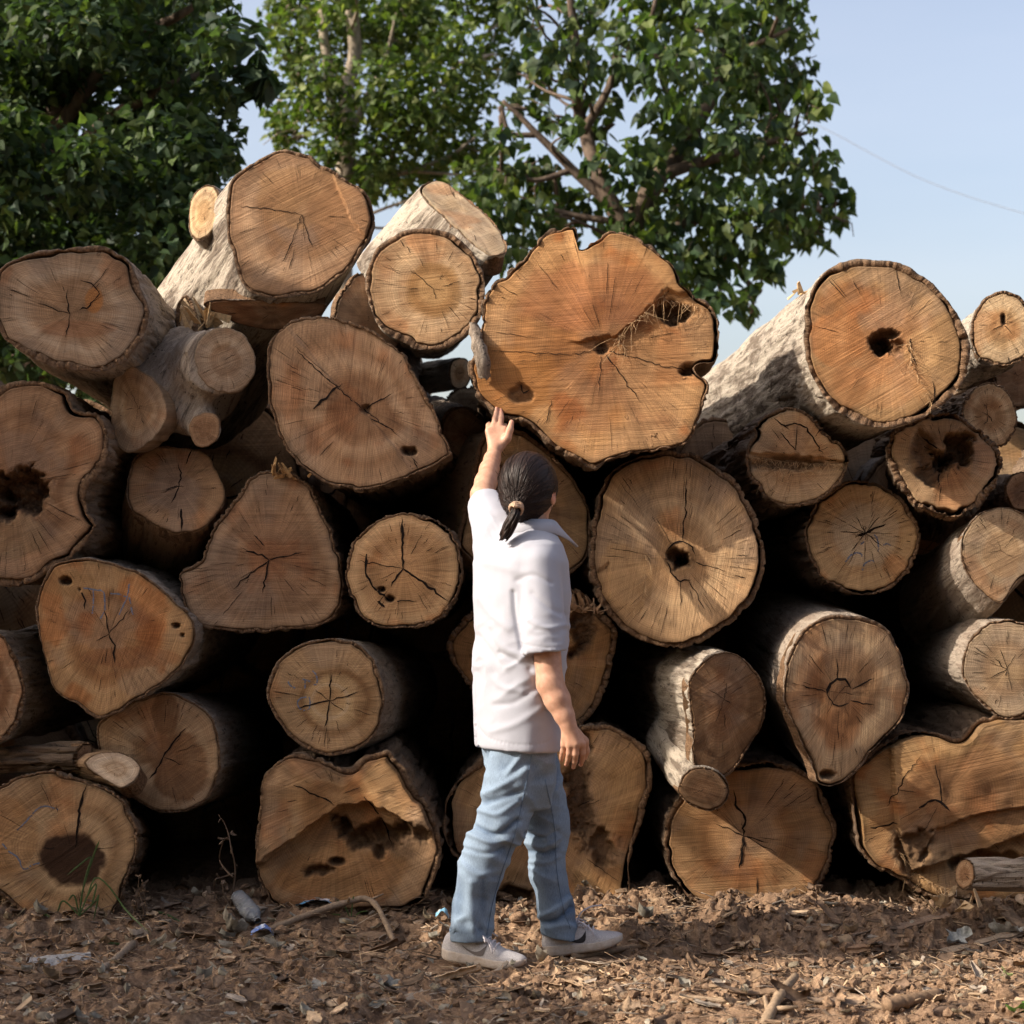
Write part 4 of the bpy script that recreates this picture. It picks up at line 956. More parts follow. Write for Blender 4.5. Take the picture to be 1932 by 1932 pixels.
def clear_of_feet(x, y): return all(abs(x - fx) > 0.17 or abs(y - fy) > 0.075 for fx, fy, r in FEET)
WOODCOL = [(0.37, 0.255, 0.16), (0.26, 0.172, 0.107), (0.20, 0.143, 0.10), (0.46, 0.33, 0.21), (0.15, 0.10, 0.068), (0.32, 0.265, 0.21)]
def scatter_chips(n, seed):
    rng = np.random.default_rng(seed); mb = MB()
    while n > 0:
        x, y = spot(rng)
        if not clear_of_feet(x, y): continue
        n -= 1
        L = (0.006 + 0.02 * rng.random() ** 2) * (2.4 if rng.random() < .05 else 1); w = L * rng.uniform(0.16, 0.5); th = rng.uniform(0.0012, 0.004)
        P = np.array([[-L, -w * rng.uniform(.3, 1), 0], [L * rng.uniform(.5, 1), -w * rng.uniform(.3, 1), 0], [L, w * rng.uniform(.2, 1), 0], [-L * rng.uniform(.4, 1), w, 0]])
        P[:, 2] += rng.normal(0, 0.12 * w, 4)
        V = np.vstack([P, P + [0, 0, th]]) @ euler(rng.uniform(0, 6.3), rng.normal(0, .35), rng.normal(0, .35)).T
        V += [x, y, float(ground_z(x, y)) + 0.004 + rng.random() * 0.006]
        c = np.array(WOODCOL[rng.integers(6)]) * rng.uniform(.6, 1.2)
        mb.add(V, [[0, 3, 2, 1], [4, 5, 6, 7], [0, 1, 5, 4], [1, 2, 6, 5], [2, 3, 7, 6], [3, 0, 4, 7]], 0, col=c)
    return mb
ICO_V = None
def ico():
    import bmesh
    bm = bmesh.new(); bmesh.ops.create_icosphere(bm, subdivisions=1, radius=1)
    V = np.array([v.co[:] for v in bm.verts]); F = [[v.index for v in f.verts] for f in bm.faces]; bm.free()
    return V, F
IV, IF = ico()
def scatter_clods(n, seed):
    rng = np.random.default_rng(seed); mb = MB()
    while n > 0:
        x, y = spot(rng)
        if rng.random() > 0.25 + 0.75 * float(sstep(-0.5, 0.5, x)) or not clear_of_feet(x, y): continue
        n -= 1
        r = 0.003 + 0.017 * rng.random() ** 4.0
        V = IV * (0.5 + 0.8 * rng.random((len(IV), 1))) * r * rng.uniform(.7, 1.25, 3)
        V = V @ euler(rng.uniform(0, 6.3), rng.uniform(0, 6), 0).T + [x, y, float(ground_z(x, y)) + r * 0.35]
        mb.add(V, IF, 0)
    return mb
def scatter_straw(n, seed):
    rng = np.random.default_rng(seed); mb = MB()
    while n > 0:
        x, y = spot(rng)
        if not clear_of_feet(x, y): continue
        n -= 1
        L = rng.uniform(0.02, 0.075) * (1.8 if rng.random() < .12 else 1); r = rng.uniform(0.0006, 0.0022); a = rng.uniform(0, 6.3)
        d = np.array([math.cos(a), math.sin(a), rng.normal(0.05, .2)]); b = rng.normal(0, 0.25, 3)
        p0 = np.array([x, y, float(ground_z(x, y)) + 0.005])
        V, F = tube([p0, p0 + d * L * .5 + b * L * .25, p0 + d * L + b * L * .2], [r, r, r * .5], 4, True)
        mb.add(V, F, 0, col=np.array(WOODCOL[rng.integers(6)]) * rng.uniform(.6, 1.25))
    return mb
def leaf_shape(L, w, curl, rng, nx=5):
    u = np.linspace(0, 1, nx * 2 + 1); V = []
    prof = np.sin(np.pi * np.clip(u, 0.02, 1) ** 0.8) ** 0.8
    for i, t in enumerate(u):
        for s in (-1, -.5, 0, .5, 1):
            V.append([(t - .5) * L, s * w * .5 * prof[i] * (1 + .12 * rng.normal()), curl * L * ((t - .4) ** 2) + abs(s) ** 1.5 * w * .35 * curl * 2 + rng.normal(0, L * .012)])
    return np.array(V), grid_faces(len(u), 5)
LEAFCOL = [(0.36, 0.32, 0.25), (0.25, 0.18, 0.115), (0.40, 0.33, 0.23), (0.20, 0.135, 0.09), (0.33, 0.31, 0.26)]
def scatter_leaves(n, seed):
    rng = np.random.default_rng(seed); mb = MB()
    while n > 0:
        x, y = spot(rng)
        if rng.random() > 0.35 + 0.65 * float(sstep(0.6, -0.4, x)) or not clear_of_feet(x, y): continue
        n -= 1
        L = rng.uniform(0.02, 0.055); V, F = leaf_shape(L, L * rng.uniform(.45, .8), rng.normal(0.25, .5), rng)
        V = V @ euler(rng.uniform(0, 6.3), rng.normal(0, .35), rng.normal(0, .35)).T + [x, y, float(ground_z(x, y)) + 0.012]
        mb.add(V, F, 0, col=np.array(LEAFCOL[rng.integers(5)]) * rng.uniform(.6, 1.15))
    return mb
for nm, mb, mt, sm, lab in [('wood_chips', scatter_chips(2200, 1), M_LITTER, False, 'wood chips scattered thickly over the soil'), ('soil_crumbs', scatter_clods(9000, 2), M_SOIL, False, 'loose crumbs of brown soil'),
                        ('wood_fibres', scatter_straw(7000, 3), M_LITTER, True, 'straw-like wood fibres strewn over the soil'), ('leaf_litter', scatter_leaves(620, 4), M_DRYLEAF, True, 'dry curled leaf litter on the soil')]:
    tag(link(nm, mb.mesh(nm, [mt], sm)), lab, None, kind='stuff')

def big_clods(n, seed):
    import bmesh
    bm = bmesh.new(); bmesh.ops.create_icosphere(bm, subdivisions=3, radius=1); V0 = np.array([v.co[:] for v in bm.verts]); F0 = [[v.index for v in f.verts] for f in bm.faces]; bm.free()
    rng = np.random.default_rng(seed); mb = MB()
    while n > 0:
        x, y = rng.uniform(-0.3, 2.0) if rng.random() < .8 else rng.uniform(-2, -.3), rng.uniform(4.95, 6.6)
        if not clear_of_feet(x, y): continue
        n -= 1
        r = 0.010 + 0.022 * rng.random() ** 2.5
        V = V0 * (0.25 + 1.3 * fbm(V0 * 2.6 + rng.uniform(0, 99), 5, .65)[:, None]) * r * rng.uniform(.75, 1.3, 3)
        mb.add(V @ euler(rng.uniform(0, 6.3), rng.uniform(0, 6), 0).T + [x, y, float(ground_z(x, y)) - r * 0.05], F0, 0)
    return mb
def bark_litter(n, seed):
    rng = np.random.default_rng(seed); mb = MB()
    while n > 0:
        x, y = spot(rng)
        if not clear_of_feet(x, y): continue
        n -= 1
        L = rng.uniform(.03, .085) * (2.4 if rng.random() < .2 else 1); w = rng.uniform(.008, .022); m, k = 8, 5
        u = np.linspace(-.5, .5, m); s = np.linspace(-1, 1, k); cu = rng.normal(0, .5); be = rng.normal(0, .25)
        ww = w * (0.7 + .5 * rng.random(m)) * np.clip(np.linspace(.4, 4, m), 0, 1) * np.clip(np.linspace(4, .3, m), 0, 1)
        P = np.stack([np.repeat(u[:, None] * L, k, 1), s[None] * ww[:, None] + be * L * (u[:, None] ** 2), cu * w * s[None] ** 2 + rng.normal(0, .0012, (m, k)) + .3 * be * L * u[:, None] ** 2], -1).reshape(-1, 3)
        P2 = P - [0, 0, .003]; N0 = len(P); F = grid_faces(m, k)
        edge = [i * k for i in range(m)] + [(m - 1) * k + j for j in range(1, k)] + [i * k + k - 1 for i in range(m - 2, -1, -1)] + list(range(k - 2, 0, -1))
        V = np.vstack([P, P2]) @ euler(rng.uniform(0, 6.3), rng.normal(0, .22), rng.normal(0, .4)).T + [x, y, float(ground_z(x, y)) + .012]
        mb.add(V, F.tolist() + (F[:, ::-1] + N0).tolist() + [[edge[i], edge[(i + 1) % len(edge)], edge[(i + 1) % len(edge)] + N0, edge[i] + N0] for i in range(len(edge))], 0, col=np.array(WOODCOL[rng.integers(6)]) * rng.uniform(.7, 1.3))
    return mb
tag(link('soil_clods', big_clods(120, 9).mesh('soil_clods', [M_SOIL], True)), 'lumpy clods of churned soil', None, kind='stuff')
tag(link('bark_litter', bark_litter(600, 10).mesh('bark_litter', [M_LITTER], True)), 'small flakes of bark littering the soil', None, kind='stuff')

# ------------------------------------------------------------------ single pieces lying on the ground
def gpt(px, py, lift=0.0):
    """the spot on the ground seen at a photo pixel"""
    Y = 6.0
    for _ in range(30):
        X = (px - CX) / FPX * Y
        z = float(ground_z(X, Y, False)); Y = Y * 0.6 + 0.4 * ((CAMZ - z) / ((py - HOR) / FPX))
    return np.array([X, Y, z + lift])
def stick(name, pts, r0, r1, col, label, cat, group=None, lift=None, n=8, stubs=0, seed=0):
    rng = np.random.default_rng(seed + 77)
    P = smooth_path([gpt(*p[:2]) + [0, 0, (p[2] if len(p) > 2 else 0)] for p in pts], 22)
    P[:, 2] += max(r0, r1) * 0.6 + 0.006
    P += (fbm(P * 30, 2)[:, None] - .5) * 0.006
    R = np.linspace(r0, r1, len(P)) * (0.85 + 0.3 * rng.random(len(P)))
    V, F = tube(P, R, n); mb = MB(); mb.add(V, F, 0, col=np.array(col))
    for k in range(stubs):
        i = rng.integers(4, 18); d = rng.normal(0, 1, 3); d[2] = abs(d[2]) * .6; d = unit(d)
        V, F = tube([P[i], P[i] + d * r0 * 4], [R[i] * .6, R[i] * .3], 6); mb.add(V, F, 0, col=np.array(col))
    o = P[0].copy(); o[2] -= r0
    return tag(link(name, mb.mesh(name, [M_LITTER], True, o), loc=o), label, cat, group)
def strip(name, pts, w, th, col, label, cat, curl=0.2, group=None, seed=0, roll=0.0):
    """a split of bark or board: bowed across its width, with ragged ends"""
    rng = np.random.default_rng(seed + 5)
    P = smooth_path([gpt(*p[:2]) + [0, 0, (p[2] if len(p) > 2 else 0)] for p in pts], 20)
    P[:, 2] += th + 0.012
    T = np.gradient(P, axis=0); T /= np.linalg.norm(T, axis=1)[:, None]
    S = np.cross(T, [0, 0, 1]); S /= np.linalg.norm(S, axis=1)[:, None]; N = np.cross(S, T)
    c, s_ = math.cos(roll), math.sin(roll); S, N = S * c + N * s_, N * c - S * s_
    m = 7; s = np.linspace(-1, 1, m); ww = w * (0.8 + 0.35 * rng.random(20)) * np.clip(np.linspace(.5, 6, 20), 0, 1) * np.clip(np.linspace(6, .45, 20), 0, 1)
    top = P[:, None] + S[:, None] * (s[None, :, None] * ww[:, None, None] * .5) + N[:, None] * ((-(s ** 2) * curl * w)[None, :, None] + (fbm(np.stack([np.tile(s * 3, (20, 1)), np.repeat(np.arange(20.)[:, None], m, 1) * .5, np.full((20, m), seed)], -1), 2)[..., None] - .5) * .012)
    bot = top - N[:, None] * th
    V = np.concatenate([top.reshape(-1, 3), bot.reshape(-1, 3)]); K = 20 * m
    F = grid_faces(20, m); Fb = F[:, ::-1] + K
    rim = [[i * m, (i + 1) * m, (i + 1) * m + K, i * m + K] for i in range(19)] + [[(i + 1) * m + m - 1, i * m + m - 1, i * m + m - 1 + K, (i + 1) * m + m - 1 + K] for i in range(19)]
    rim += [[j + 1, j, j + K, j + 1 + K] for j in range(m - 1)] + [[19 * m + j, 19 * m + j + 1, 19 * m + j + 1 + K, 19 * m + j + K] for j in range(m - 1)]
    mb = MB(); mb.add(V, F.tolist() + Fb.tolist() + rim, 0, col=np.array(col))
    o = P[0].copy(); o[2] -= th
    return tag(link(name, mb.mesh(name, [M_LITTER], True, o), loc=o), label, cat, group)
BS = 'splits of bark and wood on the ground'; ST = 'sticks lying on the ground'
strip('bark_strip', [(1570, 1782), (1690, 1755), (1800, 1722), (1848, 1702, .02)], 0.075, .008, (0.27, 0.19, 0.135), "long curved bark strip lying on the soil, below the angular log", 'bark strip', .15, BS, 1)
strip('bark_strip', [(1838, 1698, .05), (1880, 1722, .02), (1945, 1765)], 0.06, .008, (0.30, 0.21, 0.14), "narrow bark strip slanting down to the right edge of the photo", 'bark strip', .1, BS, 2)
strip('bark_strip', [(1770, 1805), (1850, 1785), (1945, 1760)], 0.05, .008, (0.31, 0.235, 0.165), "pale flat bark strip crossing the slanting one near the right edge", 'bark strip', .1, BS, 3)
strip('board_piece', [(1588, 1800), (1660, 1795), (1730, 1788)], 0.085, .016, (0.33, 0.21, 0.13), "weathered piece of board half sunk in soil, beside a short stub of branch", 'board', .03, BS, 4)
strip('bark_strip', [(1368, 1822), (1410, 1808), (1470, 1795)], 0.05, .006, (0.33, 0.22, 0.14), "short bark flake in the sunlit soil right of the front shoe", 'bark strip', .2, BS, 5)
strip('bark_strip', [(1815, 1872), (1880, 1888), (1960, 1900)], 0.04, .006, (0.40, 0.28, 0.18), "thin pale split of wood on the soil near the bottom right corner", 'bark strip', .1, BS, 6)
strip('bark_strip', [(50, 1822), (110, 1815), (170, 1808)], 0.075, .010, (0.36, 0.35, 0.34), "silvery grey piece of bark lying in the shade at the left", 'bark strip', .3, BS, 7)
strip('bark_strip', [(575, 1800), (620, 1785), (690, 1770), (740, 1772)], 0.09, .010, (0.22, 0.15, 0.10), "brown curled bark under the arched stick, left of the person", 'bark strip', .45, BS, 8)
strip('bark_strip', [(560, 1838), (600, 1830), (655, 1825)], 0.07, .010, (0.26, 0.16, 0.085), "orange-brown bark flake in the shade below the arched stick", 'bark strip', .3, BS, 9)
strip('bark_strip', [(660, 1905), (760, 1890), (860, 1868)], 0.05, .006, (0.27, 0.22, 0.17), "long dull flake among leaves at the bottom centre, in shade", 'bark strip', .25, BS, 10)
stick('stick', [(482, 1774), (560, 1752, .02), (650, 1738, .05), (705, 1742, .06), (748, 1792)], .013, .009, (0.25, 0.185, 0.13), "arched broken stick reaching from the bottle towards the person", 'stick', ST, stubs=2, seed=1)
stick('stick', [(192, 1838), (225, 1818, .01), (252, 1798, .02)], .011, .013, (0.27, 0.21, 0.155), "short thick stick tilted in the shade at the left", 'stick', ST, seed=2)
stick('stick', [(280, 1938), (330, 1902), (385, 1868)], .009, .006, (0.20, 0.165, 0.13), "grey bent stick at the bottom edge, in shade", 'stick', ST, stubs=1, seed=3)
stick('stick', [(1440, 1950), (1470, 1905, .02), (1502, 1878, .04)], .018, .012, (0.28, 0.20, 0.13), "stout root sticking out of the sunlit soil at the bottom", 'root', ST, stubs=2, seed=4)
stick('stick', [(1672, 1910), (1720, 1898), (1768, 1888)], .020, .018, (0.22, 0.145, 0.09), "thick brown branch piece on the sunlit soil, lower right", 'stick', ST, seed=5)
stick('stick', [(1552, 1800, .01), (1578, 1792, .01), (1604, 1788, .01)], .017, .018, (0.40, 0.28, 0.17), "short stub of pale branch beside the weathered board", 'stick', ST, seed=6)
stick('stick', [(1078, 1812), (1130, 1806), (1188, 1795), (1240, 1792)], .012, .009, (0.30, 0.205, 0.13), "stick under the sole of the person's front shoe", 'stick', ST, seed=7)
stick('stick', [(985, 1790), (1015, 1772, .02), (1040, 1756, .04)], .006, .005, (0.27, 0.19, 0.12), "thin stick leaning between the two shoes", 'stick', ST, seed=8)
stick('stick', [(1600, 1830), (1640, 1845), (1680, 1868)], .005, .004, (0.38, 0.27, 0.17), "thin pale twig below the board at lower right", 'stick', ST, seed=9)
stick('stick', [(20, 1745), (50, 1725, .02), (84, 1702, .06)], .003, .0015, (0.36, 0.28, 0.16), "thin dry straw stem leaning at the bottom left", 'stick', ST, seed=10)
def single_leaf(px, py, L, col, label, seed, curl=.5, green=False):
    rng = np.random.default_rng(seed); V, F = leaf_shape(L, L * .75, curl, rng, 7)
    r_ = np.arctan2(V[:, 1], V[:, 0]); k_ = 1 + .22 * np.sin(r_ * 5 + seed); V[:, :2] *= k_[:, None]; V[:, 2] += (fbm(V * 30 + seed, 3) - .5) * L * .5
    V = V @ euler(rng.uniform(0, 6.3), rng.normal(0, .3), rng.normal(0.35, .2)).T
    p = gpt(px, py, 0.01); p[2] += -V[:, 2].min() * .7
    mb = MB(); mb.add(V, F, 0, col=np.array(col))
    tag(link('fallen_leaf', mb.mesh('fallen_leaf', [M_GREEN if green else M_DRYLEAF], True), loc=p), label, 'leaf', 'fallen leaves')
single_leaf(735, 1870, .12, (0.30, 0.29, 0.25), "large grey-green crumpled leaf at the bottom, left of the sunlit soil", 1, .25)
single_leaf(600, 1880, .09, (0.27, 0.26, 0.23), "crumpled grey leaf in the shade at the bottom left of centre", 2, .3)
single_leaf(1895, 1768, .11, (0.38, 0.37, 0.33), "pale grey dry leaf resting in front of the bark strips", 3, .3)
single_leaf(1808, 1782, .09, (0.36, 0.37, 0.35), "grey-blue dry leaf behind the weathered board", 4, .5)
single_leaf(430, 1762, .10, (0.30, 0.27, 0.22), "curled brown-grey leaf just left of the plastic bottle", 5, .6)
single_leaf(270, 1782, .07, (0.42, 0.34, 0.26), "small buff leaf standing on edge in the shade at the left", 6, .9)
single_leaf(800, 1798, .07, (0.44, 0.37, 0.29), "pale broken leaf left of the rear shoe's heel", 7, .4)
single_leaf(1905, 1858, .10, (0.30, 0.36, 0.15), "yellow-green leaf at the right edge of the ground", 8, .3, True)
single_leaf(1930, 1915, .09, (0.13, 0.26, 0.05), "bright green leaf in the bottom right corner", 9, .3, True)
# small pale log lying on the ground at the right edge
make_log('lying', "short grey log lying on its side at the right edge, below the rotten slab", name='log', Y=6.42, style='grey', bark=0.006, tone='brown', yaw=62, pitch=4, rear=(2030, 1645, 6.40), rs=1.0,
  poly=[(1800,1650),(1804,1632),(1816,1620),(1830,1624),(1838,1645),(1834,1668),(1820,1680),(1806,1672)], star=1, rim=3, group='logs lying loose on the ground')
# log offcut / bark log on top of the corner log, lower left
make_log('bk', "dark rough-barked branch log lying on the corner log, at the left edge", Y=6.62, style='dark', bark=0.012, tone='brown', yaw=-55, pitch=0, rear=(-120,1440,6.9), rs=1.0, ragged=.02,
  poly=[(140,1432),(148,1408),(166,1400),(178,1412),(176,1440),(160,1452),(146,1450)], star=1, rim=2, group='logs lying loose on the pile')
make_log('ofc', "oval offcut with a bare pale cut, wedged beside the corner log", Y=6.50, style='bare', bark=0.004, tone=((0.40,0.30,0.21),(0.36,0.26,0.17)), yaw=8, pitch=30, rear=(120,1440,6.9), rs=.8,
  poly=[(160,1440),(190,1420),(230,1420),(262,1438),(264,1458),(245,1482),(225,1486),(195,1470)], star=0, rim=3, L=.4, saw=20, group='logs lying loose on the pile')

# ------------------------------------------------------------------ litter, weeds
def bottle():
    a = gpt(448, 1716) + [0, 0, .045]; b = gpt(512, 1778) + [0, 0, .02]
    ax = unit(b - a); L = 0.215
    o = gpt(480, 1745)
    e = empty('plastic_bottle', o, "crushed clear plastic bottle lying in the shade by the arched stick", 'bottle')
    t = NT("clear_plastic"); n = t.noise(t.obj(), 60, 3)
    t.b.inputs['Transmission Weight'].default_value = 0.75; t.b.inputs['IOR'].default_value = 1.25
    t.done((0.80, 0.84, 0.90), 0.18, t.bump(n, 0.6, 0.006), 0.5)
    prof = [(0, .0), (0.001, .022), (.008, .031), (.02, .033), (.035, .031), (.05, .033), (.07, .0315), (.09, .033), (.11, .032), (.13, .033), (.15, .026), (.165, .014), (.185, .0125)]
    def lathe(prof, m=28):
        V = []
        u = unit(np.cross(ax, [0, 0, 1])); w = np.cross(ax, u)
        for s, r in prof:
            for k in range(m):
                q = 6.2832 * k / m
                rr = r * (1 - .22 * max(0, math.sin(q * 2 + s * 30)) ** 2)
                V.append(a + ax * s + rr * (math.cos(q) * u + math.sin(q) * w))
        F = [[i * m + k, i * m + (k + 1) % m, (i + 1) * m + (k + 1) % m, (i + 1) * m + k] for i in range(len(prof) - 1) for k in range(m)]
        return np.array(V), F
    V, F = lathe(prof); link('bottle_body', mesh_from('bottle_body', V - o, F, [t.m]), e)
    V, F = lathe([(.172, .0142), (.172, .0150), (.175, .0150), (.175, .0142)]); link('neck_ring', mesh_from('neck_ring', V - o, F, [t.m]), e)
bottle()
def wrapper(px0, px1, py, cols, label, seed, w=.07):
    rng = np.random.default_rng(seed)
    a, b = gpt(px0, py), gpt(px1, py); n, m = 22, 10
    V = []; C = []
    for i in range(n):
        for j in range(m):
            u, v = i / (n - 1), j / (m - 1)
            p = a * (1 - u) + b * u + np.array([0, (v - .5) * w, .014 + .03 * float(fbm(np.array([u * 5, v * 3, seed * 3.]), 3)) + .02 * math.sin(u * 3.1)])
            V.append(p); k = float(fbm(np.array([u * 3.5, v * 5, seed + 9.]), 2))
            C.append(cols[0] if v < .28 or k < .40 else cols[1] if k < .55 else cols[2])
    mb = MB(); mb.add(np.array(V), grid_faces(n, m), 0, col=np.array(C))
    o = (a + b) / 2
    tag(link('plastic_wrapper', mb.mesh('plastic_wrapper', [M_WRAP], True, o), loc=o), label, 'wrapper', 'litter')
M_WRAP = tinted("wrapper_film", 0.3, 0.0, 0.5)
wrapper(560, 645, 1722, [(0.10, 0.28, 0.46), (0.62, 0.57, 0.57), (0.55, 0.40, 0.36)], "crumpled blue and white wrapper at the foot of the lumpy log", 3, .11)
wrapper(474, 516, 1776, [(0.12, 0.20, 0.48), (0.60, 0.63, 0.70), (0.14, 0.24, 0.5)], "strip of blue plastic under the arched stick's left end", 5, .03)
wrapper(822, 848, 1742, [(0.20, 0.42, 0.58), (0.60, 0.60, 0.58), (0.55, 0.55, 0.50)], "small blue-grey scrap of packaging left of the person's trousers", 7, .05)
def blades(name, base, specs, col, label, cat, mat=M_GREEN, w=.006, group=None):
    mb = MB()
    for pts in specs:
        P = smooth_path(pts, 14); T = np.gradient(P, axis=0); S = np.cross(T, [0, 1, 0.15]); S /= np.linalg.norm(S, axis=1)[:, None] + 1e-9
        ww = w * np.clip(np.linspace(.7, 1.6, 14), 0, 1) * np.clip(np.linspace(7, 0.1, 14), 0, 1)
        V = np.concatenate([P - S * ww[:, None] * .5, P + [0, -w * .25, 0], P + S * ww[:, None] * .5])
        F = [[k * 14 + i, k * 14 + i + 1, (k + 1) * 14 + i + 1, (k + 1) * 14 + i] for k in range(2) for i in range(13)]
        mb.add(V, F, 0, col=np.array(col) * random.uniform(.75, 1.2))
    return tag(link(name, mb.mesh(name, [mat], True, base), loc=base), label, cat, group)
gb = at(150, 1728, 6.36)
Q = lambda px, py, Y=gb[1]: at(px, py, Y)
blades('grass_tuft', gb, [[gb, Q(156, 1680), Q(178, 1610), Q(188, 1585, gb[1] - .03)], [gb, Q(160, 1660), Q(172, 1618), Q(150, 1632), Q(126, 1652)], [gb, Q(165, 1690), Q(180, 1656), Q(205, 1672), Q(240, 1720), Q(285, 1762, gb[1] - .1)],
   [gb, Q(140, 1690), Q(128, 1700)], [gb, Q(165, 1690), Q(182, 1668), Q(170, 1720)], [gb, Q(120, 1700), Q(108, 1722)], [gb, Q(180, 1700), Q(186, 1690), Q(176, 1738)]], (0.09, 0.15, 0.05), "tuft of long green grass blades in front of the stained corner log", 'grass tuft', group='grass tufts')
g2 = gpt(300, 1790); Q2 = lambda px, py: at(px, py, g2[1])
blades('grass_tuft', gpt(230, 1790), [[gpt(155, 1800), Q2(200, 1780), Q2(250, 1786), gpt(330, 1800)], [gpt(40, 1760), gpt(80, 1748, .04), gpt(110, 1755, .02)], [gpt(250, 1745), gpt(300, 1738, .03), gpt(360, 1752)]], (0.075, 0.13, 0.045), "low green grass blades sprawling over the shaded soil at the left", 'grass tuft', w=.009, group='grass tufts')
g3 = gpt(662, 1738)
blades('grass_tuft', g3, [[g3, g3 + [-.02, 0, .05], g3 + [-.05, 0, .075]], [g3, g3 + [.005, 0, .06], g3 + [.01, 0, .09]], [g3, g3 + [.03, 0, .03], g3 + [.06, 0, .035]], [g3, g3 + [-.03, 0, .02], g3 + [-.07, 0, .025]]], (0.11, 0.17, 0.05), "small grass sprout beside the blue and white wrapper", 'grass tuft', w=.005, group='grass tufts')
def dried_weed(px, py, pts, label, seed, nleaf):
    rng = np.random.default_rng(seed); b = gpt(px, py); mb = MB(); Y = b[1]
    for path in pts:
        P = smooth_path([at(x, y, Y + rng.normal(0, .015)) for x, y in path], 20); P[0] = P[0]
        V, F = tube(P, np.linspace(.004, .0018, 20), 5); mb.add(V, F, 0, col=np.array((0.16, 0.11, 0.075)))
        for k in range(nleaf):
            i = rng.integers(3, 20); V, F = leaf_shape(rng.uniform(.014, .032), rng.uniform(.006, .012), rng.normal(.9, .6), rng, 4)
            mb.add(V @ euler(rng.uniform(0, 6.3), rng.uniform(-1.5, 1.5), rng.uniform(-1.5, 1.5)).T + P[i] + rng.normal(0, .006, 3), F, 0, col=np.array((0.19, 0.135, 0.095)) * rng.uniform(.6, 1.3))
    tag(link('dried_weed', mb.mesh('dried_weed', [M_DRYLEAF], True, b), loc=b), label, 'dead plant', 'dead weeds')
dried_weed(432, 1722, [[(432, 1722), (438, 1690), (444, 1640), (436, 1600), (430, 1570), (418, 1545), (412, 1552)], [(440, 1655), (425, 1640), (414, 1620), (420, 1590), (428, 1580)], [(441, 1648), (420, 1655), (406, 1660), (405, 1680), (408, 1698)], [(436, 1715), (424, 1690), (420, 1670)]], "tall withered weed in the black gap between the bottom logs", 1, 5)
dried_weed(272, 1745, [[(272, 1745), (270, 1710), (262, 1680), (262, 1655)], [(284, 1742), (274, 1700), (268, 1660)], [(268, 1735), (256, 1716), (258, 1700)]], "small pale withered weed beside the stained corner log", 2, 12)
def splinters(name, c, n, L, label, col, seed, spread=.05):
    rng = np.random.default_rng(seed); mb = MB()
    for _ in range(n):
        d = unit([rng.normal(0, .7), rng.normal(-.4, .3), rng.normal(.8, .5)]); p = c + rng.normal(0, spread, 3) * [1, .4, .25]; l = L * rng.uniform(.4, 1)
        s = unit(np.cross(d, rng.normal(0, 1, 3))); w = l * rng.uniform(.08, .25); t = np.cross(d, s) * .003
        V = np.array([p - s * w, p + s * w, p + d * l + s * w * .4, p + d * l * .9 - s * w * .5]); V = np.vstack([V, V + t])
        mb.add(V, [[0, 3, 2, 1], [4, 5, 6, 7], [0, 1, 5, 4], [1, 2, 6, 5], [2, 3, 7, 6], [3, 0, 4, 7]], 0, col=np.array(col) * rng.uniform(.7, 1.2))
    tag(link(name, mb.mesh(name, [M_LITTER], False, c), loc=c), label, None, kind='stuff')
splinters('wood_splinters', at(535, 895, 6.70), 16, .07, "torn tan splinters wedged at the tip of the triangular log", (0.42, 0.26, 0.12), 1, .03)
splinters('wood_splinters', at(395, 610, 6.80), 14, .10, "pale splintered wood jammed under the knotted top log", (0.55, 0.38, 0.20), 2, .045)
splinters('wood_splinters', at(1790, 1708, 6.38), 22, .08, "frayed stump of fibres on the soil in front of the angular log", (0.48, 0.34, 0.20), 3, .05)
splinters('wood_splinters', at(1500, 555, 6.75), 8, .05, "bits of bark and wood on top of the white-sided log, against the sky", (0.48, 0.33, 0.18), 4, .03)
splinters('wood_splinters', at(1105, 1150, 6.75), 30, .06, "crumbling bark shreds beside the person's sleeve", (0.30, 0.19, 0.11), 5, .05)
strip('bark_flap', [(1, 1), (2, 2)], .05, .01, (0.2, .15, .1), "x", 'bark') if False else None
def hanging_bark():
    P = smooth_path([at(893, 610, 6.62), at(900, 640, 6.58), at(910, 680, 6.56), at(914, 716, 6.57)], 14); V = []; n = 8
    for i, p in enumerate(P):
        w = .017 * (0.5 + .8 * math.sin(3.1 * (i + 1) / 15) + .5 * random.random())
        for k in range(n):
            q = math.pi * (k / (n - 1) - .5) * 1.5
            V.append(p + np.array([math.sin(q) * w, -math.cos(q) * w * .7, 0]) + np.array([random.gauss(0, .002), 0, random.gauss(0, .003)]))
    V = np.array(V); N = len(V); F = grid_faces(14, n).tolist()
    V2 = V + [0, .012, 0]
    F += [[a + N for a in f[::-1]] for f in F]
    edge = [i * n for i in range(14)] + [13 * n + k for k in range(1, n)] + [i * n + n - 1 for i in range(12, -1, -1)] + [k for k in range(n - 2, 0, -1)]
    F += [[edge[i], edge[(i + 1) % len(edge)], edge[(i + 1) % len(edge)] + N, edge[i] + N] for i in range(len(edge))]
    me = mesh_from('bark_flap', np.vstack([V, V2]) - P[-1], F, [BARK['grey']], None, True, {'bv': np.vstack([V, V2]) * [1, 1, 1], 'blip': np.zeros(2 * N)})
    tag(link('bark_flap', me, loc=P[-1]), "grey peeled bark flap hanging between the round ringed log and the orange log", 'bark', 'torn wood on the pile')
    P = smooth_path([at(826, 985, 6.55), at(838, 965, 6.53), at(850, 975, 6.54), at(852, 1000, 6.56)], 14)
hanging_bark()
